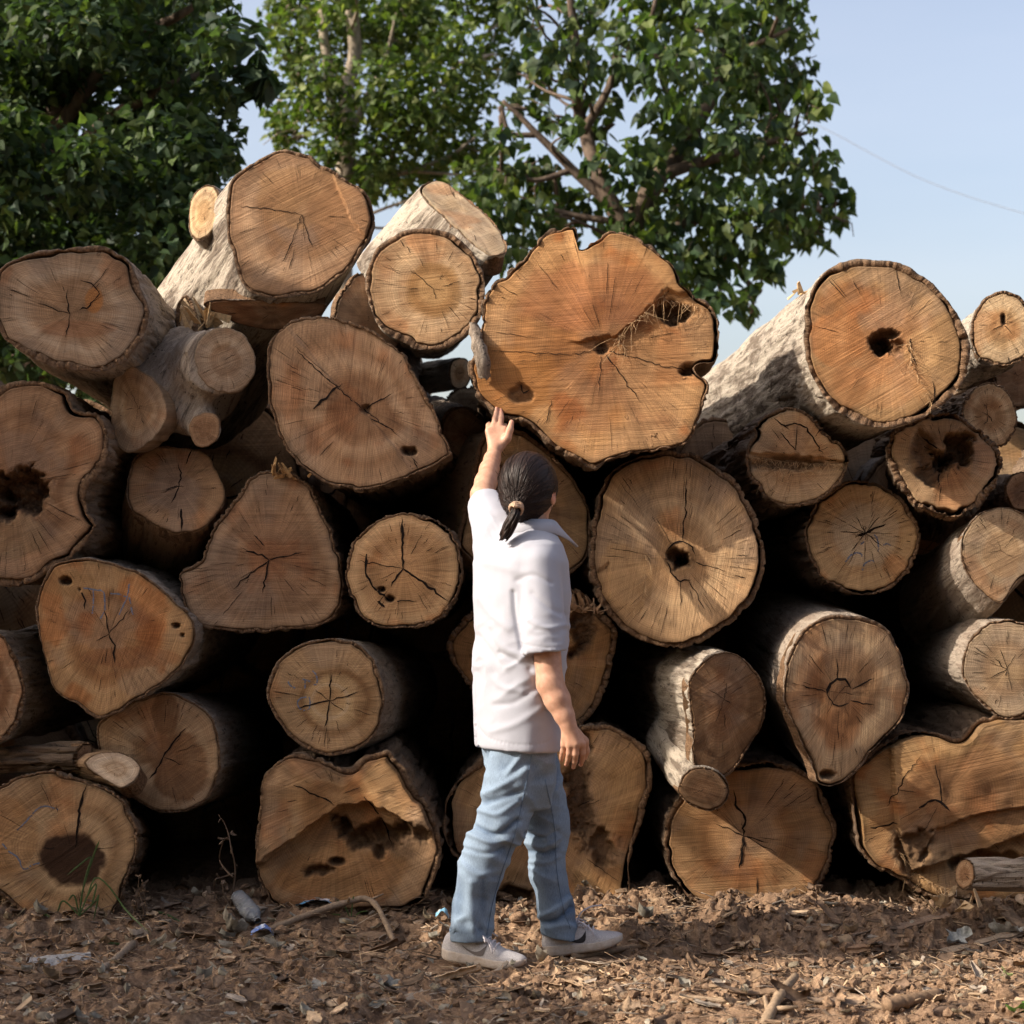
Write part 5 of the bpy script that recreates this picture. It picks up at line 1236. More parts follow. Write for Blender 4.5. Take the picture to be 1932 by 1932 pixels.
# ================================================================== trees
def leaf_material(name, spec=0.22, tr=0.36, rough=0.55):
    t = NT(name); col = t.attr('col')
    n = t.noise(t.obj(), 30, 3, 0.6)
    c = t.mix(1.0, col, t.ramp(n, [(0.3, 0.75), (0.7, 1.25)]), 'MULTIPLY')
    t.done(c, rough, None, spec)
    tl = t.n('BsdfTranslucent'); t.set(tl.inputs[0], t.mix(1.0, c, (1.5, 1.7, 0.6), 'MULTIPLY'))
    mx = t.n('MixShader'); mx.inputs[0].default_value = tr
    t.t.links.new(t.b.outputs[0], mx.inputs[1]); t.t.links.new(tl.outputs[0], mx.inputs[2]); t.t.links.new(mx.outputs[0], t.out.inputs[0])
    return t.m
M_LEAF = leaf_material("leaf_broad"); M_LEAF_DARK = leaf_material("leaf_poplar", 0.22, 0.3, 0.55)
def limb_material(name, a, b):
    t = NT(name); n = t.noise(t.map(t.obj(), (1, 1, .35)), 22, 4, 0.65)
    return t.done(t.ramp(n, [(0.35, a), (0.65, b)]), 0.9, t.bump(n, 0.6, 0.02), 0.1)
M_TRUNK_PALE = limb_material("trunk_pale", (0.20, 0.165, 0.125), (0.36, 0.31, 0.245)); M_TRUNK = limb_material("trunk_brown", (0.075, 0.055, 0.042), (0.16, 0.12, 0.09))
def leaves(C, rad, cnt, size, droop, cols, seed, flat=0.8, spread=(1, 1, 1)):
    """many single folded leaves gathered round clump centres C"""
    rng = np.random.default_rng(seed); C = np.asarray(C, float)
    ids = np.repeat(np.arange(len(C)), cnt)
    n = len(ids)
    d = rng.normal(0, 1, (n, 3)); d /= np.linalg.norm(d, axis=1)[:, None]
    rr = rng.random(n) ** (1 / 2.2)
    P = C[ids] + d * (rr * np.asarray(rad)[ids])[:, None] * np.array(spread)
    L = size * rng.uniform(0.65, 1.25, n)
    a = rng.uniform(0, 2 * np.pi, n)
    D = np.stack([np.cos(a), np.sin(a), -droop + rng.normal(0, 0.55, n)], 1) + d * 0.5; D /= np.linalg.norm(D, axis=1)[:, None]
    Nn = np.stack([rng.normal(0, flat, n), rng.normal(0, flat, n), np.ones(n)], 1)
    S = np.cross(D, Nn); S /= np.linalg.norm(S, axis=1)[:, None] + 1e-9
    Nn = np.cross(S, D)
    sh = np.array([[.06, 0, 0], [-.02, .26, .06], [.20, .46, .10], [.52, .33, .07], [.80, .12, -.02], [1.05, 0, -.16], [.80, -.12, -.02], [.52, -.33, .07], [.20, -.46, .10], [-.02, -.26, .06]])
    fold = rng.uniform(0.3, 1.6, n)
    V = P[:, None] + L[:, None, None] * (D[:, None] * sh[None, :, :1] + S[:, None] * sh[None, :, 1:2] + Nn[:, None] * sh[None, :, 2:] * fold[:, None, None])
    b = np.arange(n)[:, None] * 10
    F = np.concatenate([b + np.array([[0, 3, 2, 1]]), b + np.array([[0, 5, 4, 3]]), b + np.array([[0, 7, 6, 5]]), b + np.array([[0, 9, 8, 7]])])
    cc = np.array(cols)[rng.integers(len(cols), size=n)] * rng.uniform(0.65, 1.3, n)[:, None]
    return V.reshape(-1, 3), F, np.repeat(cc, 10, 0)
def crown(parent, parts, mat, name='crown', origin=(0, 0, 0)):
    V = np.concatenate([p[0] for p in parts]); off = np.cumsum([0] + [len(p[0]) for p in parts])
    F = np.concatenate([p[1] + off[i] for i, p in enumerate(parts)]); C = np.concatenate([p[2] for p in parts])
    me = mesh_from(name, V - np.asarray(origin), F, [mat], None, True, {'col': C})
    return link(name, me, parent)
def limbs(parent, paths, mat, origin, name='trunk', n=9, clumps=None):
    mb = MB()
    for pts, r0, r1 in paths:
        P = smooth_path(pts, 26); P = P + (np.stack([fbm(P * 2.5 + k * 7, 2) for k in range(3)], 1) - .5) * r0 * 1.6 * np.linspace(0, 1, 26)[:, None]
        V, F = tube(P, np.linspace(r0, r1, 26), n); mb.add(V, F)
    if clumps is not None:                                    # twigs reaching into every clump
        A = np.concatenate(mb.V); rg = np.random.default_rng(len(A))
        for c in clumps:
            d = np.linalg.norm(A - c, axis=1) + np.maximum(A[:, 2] - c[2], 0) * 2; a = A[np.argmin(d)]
            V, F = tube(smooth_path([a, (a + c) / 2 + rg.normal(0, .07, 3), c], 10), np.linspace(.016, .005, 10), 5); mb.add(V, F)
            for _ in range(3):
                e = c + rg.normal(0, .09, 3); m_ = a * .35 + c * .65
                V, F = tube([m_, (m_ + e) / 2 + rg.normal(0, .03, 3), e], [.007, .005, .003], 4); mb.add(V, F)
    return link(name, mb.mesh(name, [mat], True, origin), parent)
G_DARK = [(0.038, 0.066, 0.030), (0.050, 0.084, 0.034), (0.034, 0.060, 0.036), (0.075, 0.110, 0.036)]
G_MID = [(0.056, 0.090, 0.028), (0.078, 0.118, 0.036), (0.046, 0.076, 0.030), (0.115, 0.145, 0.045)]
G_LITE = [(0.078, 0.125, 0.032), (0.105, 0.155, 0.042), (0.064, 0.10, 0.032), (0.15, 0.18, 0.06)]
rt = np.random.default_rng(21)
# --- broad-leaved tree at the right
Y0 = 13.6
cl = [(1480,60,66),(1410,70,80),(1515,140,42),(1535,190,34),(1460,190,74),(1380,170,70),(1500,262,56),(1545,300,34),(1440,300,80),(1560,365,42),(1500,385,66),(1592,374,24),(1578,410,26),(1410,410,80),(1480,450,56),(1540,440,40),(1440,505,46),(1400,560,34),(1415,590,18),(1350,490,60),(1310,390,84),(1340,290,80),(1265,240,66),(1290,140,80),(1205,320,60),(1180,430,64),(1110,385,54),(1130,195,46),(1190,95,80),(1065,90,54),(1255,30,80),(1340,30,66),(1010,345,48),(955,330,40),(1100,20,54),(1240,470,56),(1010,405,46),(960,395,36),(1060,430,40),(1300,500,50),(1390,250,60),(1470,-30,60),(1390,-20,70),(1160,-30,70),(1290,-60,80),(1420,130,60),(1240,390,60),(1130,300,34),(1300,560,40),(1350,560,36),(980,200,30),(1020,150,34),(1000,60,34),(985,10,40),(1035,220,28),(1030,110,26),(970,130,30),(950,260,28),(990,-30,40),(960,470,36),(1020,470,46),(1060,410,40),(1000,300,26),(1040,340,36),(1075,250,30),(1090,150,34),(930,380,40),(1130,260,28)]
C = np.array([at(x, y, Y0 + rt.uniform(-.9, .9)) for x, y, r in cl]); R = np.array([r / 259 for x, y, r in cl])
o = np.array([0.95, 13.8, 0.0])
rtree = empty('broadleaf_tree', o, "broad-leaved tree with drooping heart-shaped leaves behind the pile, right of the thin trunk", 'tree', 'trees behind the pile')
cnt = np.maximum((R * R * 1350).astype(int), 12)
crown(rtree, [leaves(C, R * 1.0, (cnt * 1.2).astype(int), 0.098, 1.15, G_DARK + G_MID, 3, 0.9, (1, 1.4, 1))], M_LEAF, 'crown', o)
T = lambda px, py, dy=0: at(px, py, Y0 + dy)
limbs(rtree, [([o, T(1200, 640), T(1200, 520), T(1185, 430)], .16, .11), ([T(1185, 440), T(1240, 340), T(1310, 240, .3), T(1360, 110, .5), T(1380, -40, .6)], .085, .03), ([T(1185, 440), T(1130, 330), T(1100, 230, .2), T(1080, 120), T(1065, -60)], .07, .025),
    ([T(1160, 390), T(1080, 320), T(1010, 250), T(950, 190)], .045, .015), ([T(1250, 330), T(1340, 300), T(1440, 270), T(1520, 250)], .05, .015), ([T(1200, 470), T(1300, 420), T(1420, 400), T(1550, 390)], .05, .015),
    ([T(1210, 520), T(1300, 480), T(1390, 500), T(1420, 560)], .04, .012), ([T(1100, 250), T(1150, 160), T(1170, 60), T(1180, -40)], .035, .012), ([T(1300, 260), T(1250, 150), T(1230, 30)], .035, .012),
    ([T(1010, 255), T(960, 250), T(945, 200), T(945, 270), T(945, 330)], .022, .012), ([T(1080, 320), T(1010, 340), T(930, 320)], .025, .01), ([T(1360, 110, .5), T(1430, 80), T(1490, 50)], .03, .01), ([T(1170, 420), T(1060, 400), T(980, 370)], .03, .01)], M_TRUNK, o, clumps=C)
# --- pale-stemmed poplar in the middle
Y1 = 15.2
cl = [(560,10,60),(625,55,66),(540,80,44),(600,150,52),(565,205,44),(625,245,52),(540,262,34),(700,45,70),(765,80,80),(720,165,70),(800,30,70),(855,95,64),(785,205,76),(845,235,62),(720,285,66),(668,300,50),(885,180,52),(900,285,52),(820,315,56),(935,110,50),(760,345,50),(885,355,52),(950,30,50),(560,130,36),(600,300,40),(520,20,34),(515,215,24),(530,250,26),(640,130,40),(640,-30,60),(760,-40,70),(880,-30,70),(660,200,40),(700,340,40),(840,390,34),(930,330,30)]
C = np.array([at(x, y, Y1 + rt.uniform(-.8, .8)) for x, y, r in cl]); R = np.array([r / 232 for x, y, r in cl])
o = np.array([-1.4, 15.2, 0.0])
ptree = empty('poplar_tree', o, "slender pale-trunked poplar with small light green leaves in the middle", 'tree', 'trees behind the pile')
cnt = np.maximum((R * R * 3300).astype(int), 30)
crown(ptree, [leaves(C, R * 1.02, (cnt * 1.35).astype(int), 0.070, 0.35, G_MID + G_LITE, 5, 1.0, (1, 1.4, 1))], M_LEAF, 'crown', o)
T = lambda px, py, dy=0: at(px, py, Y1 + dy)
limbs(ptree, [([o, T(648, 420), T(652, 300), T(658, 180), T(666, 60), T(672, -120)], .085, .05), ([T(650, 290), T(632, 220), T(618, 130), T(606, 40), T(600, -80)], .05, .032), ([T(655, 260), T(690, 190), T(720, 120), T(750, 20)], .03, .012),
    ([T(640, 250), T(600, 200), T(560, 160)], .02, .008), ([T(652, 330), T(720, 270), T(800, 200), T(860, 120)], .03, .01), ([T(652, 340), T(740, 330), T(840, 300), T(900, 260)], .025, .01)], M_TRUNK_PALE, o, clumps=C)
# --- big dark tree at the left
Y2 = 11.2
cl = [(x + rt.uniform(-25, 25), y + rt.uniform(-25, 25), rt.uniform(58, 84)) for y in range(-50, 760, 82) for x in range(-90, 400, 84) if x < 395 - max(0, y - 380) * .35]
cl += [(415,15,42),(400,80,50),(410,170,40),(420,245,40),(395,300,56),(425,300,22),(385,385,52),(400,420,26),(345,470,52),(310,540,50),(285,610,44),(262,670,40),(440,310,16)]
C = np.array([at(x, y, Y2 + rt.uniform(-.7, .7)) for x, y, r in cl]); R = np.array([r / 314 for x, y, r in cl])
C2 = np.array([at(x, y, Y2 + 1.3 + rt.uniform(-.3, .5)) for x, y, r in cl if x < 360]); R2 = np.array([r / 300 for x, y, r in cl if x < 360])
o = np.array([-3.0, 11.9, 0.0])
ltree = empty('poplar_tree', o, "big dense dark green tree filling the upper left corner", 'tree', 'trees behind the pile')
sp = [(470,70,22),(500,128,30),(462,118,26),(446,160,28),(485,165,20),(515,150,16)]
S = np.array([at(x, y, Y2 - .3) for x, y, r in sp]); SR = np.array([r / 314 for x, y, r in sp])
crown(ltree, [leaves(C, R * 1.05, np.maximum((R * R * 4700).astype(int), 25), 0.076, 0.45, G_DARK, 7, 1.0, (1, 1.5, 1)), leaves(C2, R2 * 1.2, np.maximum((R2 * R2 * 1500).astype(int), 20), 0.12, 0.45, G_DARK, 8, 1.0, (1, 1.3, 1)),
              leaves(S, SR, np.full(len(S), 9), 0.15, 0.7, G_DARK[:3], 9, 0.7)], M_LEAF_DARK, 'crown', o)
T = lambda px, py, dy=0: at(px, py, Y2 + dy)
limbs(ltree, [([o, T(60, 700, .6), T(80, 400, .6), T(120, 100, .6), T(150, -200, .6)], .2, .09), ([T(90, 330, .5), T(200, 230, .3), T(320, 160), T(430, 130, -.2), T(490, 135, -.3)], .05, .01), ([T(100, 250, .5), T(230, 90, .3), T(330, 30), T(380, 0)], .05, .014)], M_TRUNK, o)
# --- unseen added tree at left: crown shaped to shade left pile and foreground
pts = []
shade = [(0,540),(120,560),(230,600),(60,660),(330,720),(430,700),(150,700),(250,790),(370,800),(30,800),(130,880),(40,960),(150,1000),(330,860),(250,930),(330,990),(480,900),(560,930),(450,1000),(540,1020),(590,1070),(470,1120),(560,1150),(380,1130),(300,1100),(120,1100),(200,1180),(300,1200),(90,1220),(180,1290),(250,1330),(350,1300),(40,1330),(20,1250),(420,1260),(300,1420),(400,1420),(200,1440),(100,1430),(30,1500),(130,1530),(230,1560),(60,1620),(160,1640),(250,1660),(360,1560),(420,1620),(350,1660),(20,1690),(470,1560),(460,1480),(520,640),(560,700),(530,770),(590,640),(600,860)]
for x, y in shade: pts.append(at(x, y, 6.6))
for x, y in [(60,1740),(160,1750),(260,1740),(360,1745),(460,1750),(560,1755),(640,1775),(60,1800),(180,1800),(300,1800),(420,1800),(540,1800),(660,1815),(740,1830),(80,1860),(220,1860),(360,1860),(500,1860),(640,1865),(780,1865),(60,1920),(220,1920),(380,1920),(540,1920),(700,1915),(840,1905),(920,1925)]: pts.append(gpt(x, y))
for x in np.linspace(-1.8, 0.0, 9):
    for y in (4.9, 4.4, 3.9): pts.append(np.array([x, y, 0.0]))
C = np.array([p - SUN_D * (4.6 + rt.uniform(-.5, .6) + 0.5 * (p[0] + 1.0)) for p in pts]); R = np.full(len(C), .19)
o = np.array([-5.0, 5.5, 0.0])
stree = empty('broadleaf_tree', o, "unseen leafy tree added left of the pile, its crown shaped to cast the shade", 'tree', 'unseen trees added for shade')
crown(stree, [leaves(C, R, np.full(len(C), 110), 0.13, 0.5, G_MID, 13, 0.9)], M_LEAF, 'crown', o)
top = C.mean(0)
limbs(stree, [([o, o + [0, 0, 1.6], top * [1, 1, .8], top + [0, 0, .6]], .14, .05)] + [([o + [0, 0, 1.4 + .25 * k], (o + C[i]) / 2 + [0, 0, .9], C[i]], .05, .012) for k, i in enumerate(range(3, len(C), 13))], M_TRUNK, o)
# --- far trees closing the horizon
rf = np.random.default_rng(5)
C = np.stack([rf.uniform(-45, 45, 260), rf.uniform(48, 62, 260), rf.uniform(0.3, 3.6, 260)], 1)
V, F, cc = leaves(C, np.full(260, 1.9), np.full(260, 46), 0.55, 0.3, G_DARK + G_MID, 31, 1.0)
tag(link('far_wood', mesh_from('far_wood', V, F, [M_LEAF_DARK], None, True, {'col': cc})), "distant belt of trees behind the log yard", None, kind='stuff')
# --- power line
P = smooth_path([at(1400, 180, 26), at(1546, 238, 26), at(1740, 338, 26), at(1940, 405, 26), at(2300, 500, 26)], 60)
V, F = tube(P, 0.0045, 6); t = NT("cable_grey"); t.done((0.40, 0.43, 0.48), .6)
tag(link('power_line', mesh_from('power_line', V - P[0], F, [t.m]), loc=P[0]), "thin sagging power line crossing the sky at the upper right", 'cable')

# --- unseen trees added behind the camera to close off the low sky
C = np.stack([rf.uniform(-19, 17, 420), rf.uniform(-8.5, -4.6, 420), rf.uniform(0.4, 6.0, 420)], 1)
V, F, cc = leaves(C, np.full(420, 1.8), np.full(420, 42), 0.55, 0.4, G_DARK + G_MID, 33, 1.0)
tag(link('sky_block_trees', mesh_from('sky_block_trees', V, F, [M_LEAF_DARK], None, True, {'col': cc})), "unseen belt of trees added behind the camera to block low sky light", None, kind='stuff')
# ================================================================== the person
def skin_material():
    t = NT("skin"); n = t.noise(t.obj(), 45, 3); f = t.noise(t.obj(), 420, 2)
    c = t.ramp(n, [(0.3, (0.44, 0.235, 0.155)), (0.7, (0.58, 0.34, 0.235))])
    c = t.mix(t.attr('red', 'Fac'), c, (0.62, 0.27, 0.19))
    t.b.inputs['Subsurface Weight'].default_value = 0.12; t.b.inputs['Subsurface Radius'].default_value = (1, .35, .2); t.b.inputs['Subsurface Scale'].default_value = 0.006
    return t.done(c, 0.5, t.bump(f, 0.12, 0.001), 0.35)
def cloth_material(name, a, b, weave, bump, rough=0.9):
    t = NT(name); o = t.obj()
    w = t.noise(t.map(o, (1, 1, .25)), weave, 3, 0.7); n = t.noise(o, 9, 3)
    c = t.mix(t.rng(t.math('ADD', t.math('MULTIPLY', w, .6), t.math('MULTIPLY', n, .4)), .35, .65), a, b)
    t.b.inputs['Sheen Weight'].default_value = 0.15
    return t.done(c, rough, t.bump(w, bump, 0.002), 0.15)
M_SKIN = skin_material()
M_SHIRT = cloth_material("white_cotton", (0.365, 0.375, 0.43), (0.40, 0.41, 0.46), 700, 0.12)
def denim_material():
    t = NT("denim"); o = t.obj(); fade = t.attr('fade', 'Fac')
    w = t.noise(t.map(o, (1, 1, .18)), 420, 3, 0.75); n = t.noise(t.map(o, (1, 1, .5)), 16, 4, .6)
    c = t.mix(t.rng(t.math('ADD', t.math('MULTIPLY', n, .5), fade), .2, .75), (0.085, 0.13, 0.205), (0.215, 0.285, 0.375))
    c = t.mix(1.0, c, t.ramp(w, [(0.3, 0.75), (0.7, 1.22)]), 'MULTIPLY')
    return t.done(c, 0.9, t.bump(w, 0.35, 0.002), 0.1)
M_DENIM = denim_material()
def hair_material():
    t = NT("dark_hair"); hv = t.attr('hv', 'Vector')
    s = t.noise(t.map(hv, (6, 6, .5)), 1.0, 4, 0.7); s2 = t.noise(t.map(hv, (16, 16, .6)), 1.0, 3, 0.7)
    c = t.mix(t.rng(s, .35, .7), (0.008, 0.005, 0.0042), (0.036, 0.019, 0.014))
    c = t.mix(t.rng(s2, .58, .72), c, (0.07, 0.040, 0.032))
    return t.done(c, 0.42, t.bump(t.math('ADD', s, t.math('MULTIPLY', s2, .6)), 0.7, 0.004), 0.22)
M_HAIR = hair_material()
X = lambda px, Y=6.0: (px - CX) / FPX * Y
A_ = at
base = np.array([0.06, 6.05, 0.0])
person = empty('person', base, "person with dark tied-back hair, white polo shirt and blue jeans, reaching up to the logs", 'person')
HC = A_(1001, 925, 6.0)                          # head centre
FH = unit([0.47, 0.87, 0.10]); RH = unit(np.cross(FH, [0, 0, 1])); UH = np.cross(RH, FH)
HR = np.stack([RH, FH, UH], 1)
h = lambda r, f, u: HC + RH * r + FH * f + UH * u
# joints
SL, EL, WL = A_(931, 1012, 6.10), A_(910, 934, 6.32), A_(932, 855, 6.505)
SR, ER, WR = A_(1016, 1062, 5.88), A_(1038, 1290, 5.82), A_(1071, 1364, 5.80)
body = Vol([-.42, 5.66, -.02], [.42, 6.76, 1.95], .0042)
body.loft([(.60, X(980), 6.0, .135, .085, .4), (.75, X(978), 6.0, .14, .09, .45), (.95, X(978), 6.0, .125, .09, .55), (1.10, X(981), 6.0, .13, .095, .63), (1.24, X(985), 6.0, .145, .095, .7), (1.34, X(985), 6.0, .13, .08, .72), (1.40, X(1002), 6.0, .06, .05, .72)], .03)
body.cone(A_(1004, 1018, 6.0), h(0, -.012, -.05), .056, .053, .03)
for S_ in (SL, SR): body.cone(A_(1004, 1015, 6.0) - [0, 0, .02], S_, .045, .05, .03)
body.ell(h(0, -.008, .012), [.076, .098, .104], HR, .02)                     # skull
body.cone(h(0, .035, -.045), h(0, .062, -.088), .052, .026, .035)            # jaw and chin
body.cone(h(0, .085, .012), h(0, .104, -.022), .008, .012, .014)             # nose
for s in (-1, 1):
    body.ell(h(s * .031, .090, .008), [.016, .012, .010], HR, .008, True)     # eye sockets
    body.ell(h(s * .031, .078, .006), [.0135, .0135, .0125], HR, .004)        # eyes
    body.cone(h(s * .020, .093, .026), h(s * .045, .083, .024), .006, .005, .01)
    body.ell(h(s * .082, -.006, -.020), [.009, .019, .030], HR, .010)         # ears
    body.ell(h(s * .089, .000, -.018), [.005, .009, .016], HR, .006, True)
body.cone(h(-.022, .092, -.048), h(.022, .092, -.048), .007, .007, .008)      # lips
body.cone(h(-.018, .090, -.058), h(.018, .090, -.058), .007, .007, .006)
# left arm, raised
body.chain([SL, SL * .5 + EL * .5, EL, EL * .7 + WL * .3, EL * .4 + WL * .6, EL * .15 + WL * .85, WL], [.052, .044, .0385, .0365, .0325, .0275, .0245], .015)
# left hand: back of the hand to the viewer, thumb to the right
zl = lambda zx, zy, Y: A_(870 + .12744 * zx, 755 + .12744 * zy, Y - .03)
kn = [zl(405, 455, 6.575), zl(480, 395, 6.585), zl(572, 390, 6.585), zl(645, 440, 6.575)]
for k in kn: body.cone(WL + (k - WL) * .12, k, .0165, .0125, .012)
body.chain([kn[0], zl(405, 375, 6.60), zl(418, 350, 6.635)], [.0105, .0095, .0085], .004)
body.chain([kn[1], zl(502, 270, 6.605), zl(518, 200, 6.615), zl(525, 122, 6.62)], [.0108, .0098, .0088, .0072], .004)
body.chain([kn[2], zl(596, 280, 6.605), zl(594, 215, 6.617), zl(583, 146, 6.624)], [.0112, .0100, .0090, .0074], .004)
body.chain([kn[3], zl(655, 395, 6.605), zl(655, 372, 6.645)], [.0108, .0098, .0085], .004)
body.chain([zl(575, 690, 6.55), zl(680, 560, 6.545), zl(722, 440, 6.545), zl(748, 325, 6.553)], [.017, .0145, .0118, .0092], .010)
# right arm, hanging
body.chain([SR, SR * .5 + ER * .5, ER, ER * .6 + WR * .4, WR * .8 + ER * .2, WR], [.052, .045, .0415, .0395, .030, .0262], .015)
zr = lambda zx, zy, Y: A_(1025.9 + .08496 * zx, 1313.1 + .08496 * zy, Y - .03)
kr = [zr(455, 1080, 5.845), zr(580, 1075, 5.825), zr(715, 1060, 5.82), zr(855, 1065, 5.83)]
for k in kr: body.cone(WR + (k - WR) * .12, k, .0175, .0125, .012)
body.chain([kr[0], zr(430, 1230, 5.855), zr(405, 1330, 5.87), zr(390, 1425, 5.89)], [.0105, .0092, .0085, .0068], .004)
body.chain([kr[1], zr(565, 1275, 5.835), zr(540, 1420, 5.855), zr(500, 1530, 5.885)], [.0108, .0098, .0088, .007], .004)
body.chain([kr[2], zr(710, 1280, 5.828), zr(690, 1450, 5.85), zr(655, 1590, 5.88)], [.0112, .010, .009, .0072], .004)
body.chain([kr[3], zr(865, 1270, 5.84), zr(855, 1410, 5.865), zr(825, 1530, 5.895)], [.0108, .0098, .0088, .007], .004)
body.chain([zr(700, 800, 5.85), zr(890, 1010, 5.87), zr(935, 1220, 5.89), zr(915, 1370, 5.905)], [.017, .0145, .0118, .009], .010)
# shins and ankles inside the trousers
FN, FF = A_(893, 1775, 5.98), A_(1055, 1760, 6.12)
body.chain([A_(970, 1440, 5.94), A_(921, 1600, 5.95), FN], [.055, .042, .034], .02)
body.chain([A_(1006, 1440, 6.08), A_(1030, 1585, 6.115), FF], [.055, .040, .032], .02)
BV, BF = body.mesh(); BV = relax(BV, BF, 1, .4)
red = np.zeros(len(BV))
for s in (-1, 1): red = np.maximum(red, sstep(.03, .012, np.linalg.norm(BV - h(s * .084, -.004, -.022), axis=1)) * .7)
for p in (zr(825, 1540, 5.88), zr(655, 1590, 5.88), zr(500, 1530, 5.88), zl(748, 325, 6.55), zl(525, 122, 6.62), zl(583, 146, 6.62)): red = np.maximum(red, sstep(.02, .006, np.linalg.norm(BV - p, axis=1)) * .45)
del body
link('body', mesh_from('body', BV - base, BF, [M_SKIN], None, True, {'red': red}), person)
# ---- shirt
h_ = .0048
lo, hi = [-.36, 5.70, .64], [.36, 6.50, 1.62]
tor = Vol(lo, hi, h_)
d2 = math.radians
tor.loft([(.64, X(975), 6.0, .176, .120, d2(22)), (.78, X(975), 6.0, .178, .124, d2(26)), (.893, X(977), 6.0, .174, .127, d2(31)), (1.064, X(982), 6.0, .168, .128, d2(36)), (1.20, X(984), 6.0, .176, .128, d2(40)),
          (1.30, X(981), 6.0, .176, .115, d2(42)), (1.355, X(984), 6.0, .150, .092, d2(42)), (1.405, X(1000), 6.0, .066, .062, d2(42))], .03)
tor.ell(A_(1040, 1125, 6.04), [.062, .06, .06], None, .05)                    # chest
tor.ell(A_(1010, 1120, 6.14), [.062, .06, .06], None, .05)
tor.cone(A_(998, 1010, 6.0), A_(950, 1030, 6.07), .058, .072, .05)
tor.cone(A_(1005, 1012, 6.0), A_(1012, 1062, 5.915), .055, .066, .05)
tor.cut([X(985), 6.0, CAMZ + (HOR - 1411) / FPX * 6.0], [-.05, 0.0, -1])
def sleeve(a, b, ra, rb, cutn, rin, end):
    v = Vol(lo, hi, h_); v.cone(a, b, ra, rb, .02); v.cut(end, cutn); v.cone(end + unit(cutn) * .012, end - unit(cutn) * .05, rin, rin * .95, .004, True); return v
sr = sleeve(A_(1016, 1066, 5.885), A_(1031, 1245, 5.82), .064, .070, unit([.10, 0, -1]), .050, A_(1029, 1229, 5.825))
dL = unit(EL - SL)
sl_ = sleeve(A_(940, 1018, 6.08), A_(911, 935, 6.33), .080, .057, dL, .043, A_(914, 953, 6.275))
for v, k in ((sr, .009), (sl_, .03)):
    hh = np.maximum(k - np.abs(tor.D - v.D), 0) / k
    tor.D = np.minimum(tor.D, v.D) - hh * hh * k * .25
SV, SF = tor.mesh(); SV = relax(SV, SF, 2, .5); SN = vert_normals(SV, SF)
del tor, sr, sl_
spx, spy = to_px(SV)
def crease(p, o=3): return 1 - np.abs(fbm(p, o) - .5) * 4.2                   # ridged folds
a1 = SV @ euler(0, 0, 0).T
f = 0.0055 * (fbm(SV * [10, 10, 4.5], 3) - .5) * 2
dg = np.stack([SV[:, 0] * 5 + SV[:, 2] * 7, SV[:, 1] * 6, SV[:, 2] * 15 - SV[:, 0] * 11], 1)
wst = np.exp(-((spy - 1255) / 75.0) ** 2); f = f + .0065 * np.clip(crease(dg, 2), 0, 1) * wst
slv = sstep(985, 1000, spx) * sstep(1130, 1180, spy) * sstep(1245, 1210, spy)
f = f + .004 * np.clip(crease(SV * [16, 16, 26] + 4, 2), 0, 1) * slv
arm = np.exp(-((spx - 925) / 40.0) ** 2 - ((spy - 1000) / 50.0) ** 2)
f = f + .005 * np.clip(crease(np.stack([SV[:, 0] * 20 + SV[:, 2] * 12, SV[:, 1] * 8, SV[:, 2] * 5], 1), 2), 0, 1) * arm
hang = sstep(1240, 1400, spy); f = f + .007 * (fbm(np.stack([np.arctan2(SV[:, 1] - 6, SV[:, 0] - .02) * 2.2, SV[:, 2] * 1.2, np.zeros(len(SV))], 1), 2) - .5) * 2 * hang
# long soft fold lines read from the photo: from the sleeve seam down across the back
def fold(pts, wpx, amp):
    P = smooth_path(np.array(pts, float), 30); d = np.min(np.hypot(spx[:, None] - P[None, :, 0], spy[:, None] - P[None, :, 1]), 1)
    return amp * np.exp(-(d / wpx) ** 2)
nearside = SN[:, 1] < 0.15
f = f + np.where(nearside, fold([(968, 1118), (972, 1160), (985, 1222)], 5, -.009) + fold([(975, 1095), (1005, 1085), (1040, 1100)], 5, -.0035) + fold([(945, 1232), (975, 1248), (1000, 1262)], 5, -.006) + fold([(930, 1180), (950, 1220), (990, 1240)], 6, .005)
                 + fold([(915, 1240), (940, 1290), (985, 1305)], 6, .004) + fold([(930, 1380), (975, 1365), (1030, 1330)], 7, .004) + fold([(935, 1330), (970, 1325), (1010, 1300)], 6, -.004) + fold([(900, 990), (925, 1010), (950, 1040)], 5, -.004)
                 + fold([(905, 1130), (930, 1160), (962, 1185)], 8, .005) + fold([(900, 1200), (925, 1225), (948, 1260)], 6, -.005) + fold([(1000, 1265), (1020, 1300), (1030, 1340)], 6, -.005) + fold([(1005, 1120), (1040, 1150), (1066, 1160)], 6, -.004) + fold([(1000, 1170), (1030, 1185), (1068, 1180)], 5, .004) + fold([(915, 1060), (950, 1070), (985, 1080)], 9, .003) + fold([(903, 1372), (930, 1395), (983, 1405), (1034, 1399), (1052, 1366)], 2.2, -.0022) + fold([(986, 1216), (1030, 1222), (1071, 1222)], 2.2, -.002), 0)
SV = SV + SN * f[:, None]
shirt = link('shirt', mesh_from('shirt', SV - base, SF, [M_SHIRT]), person)
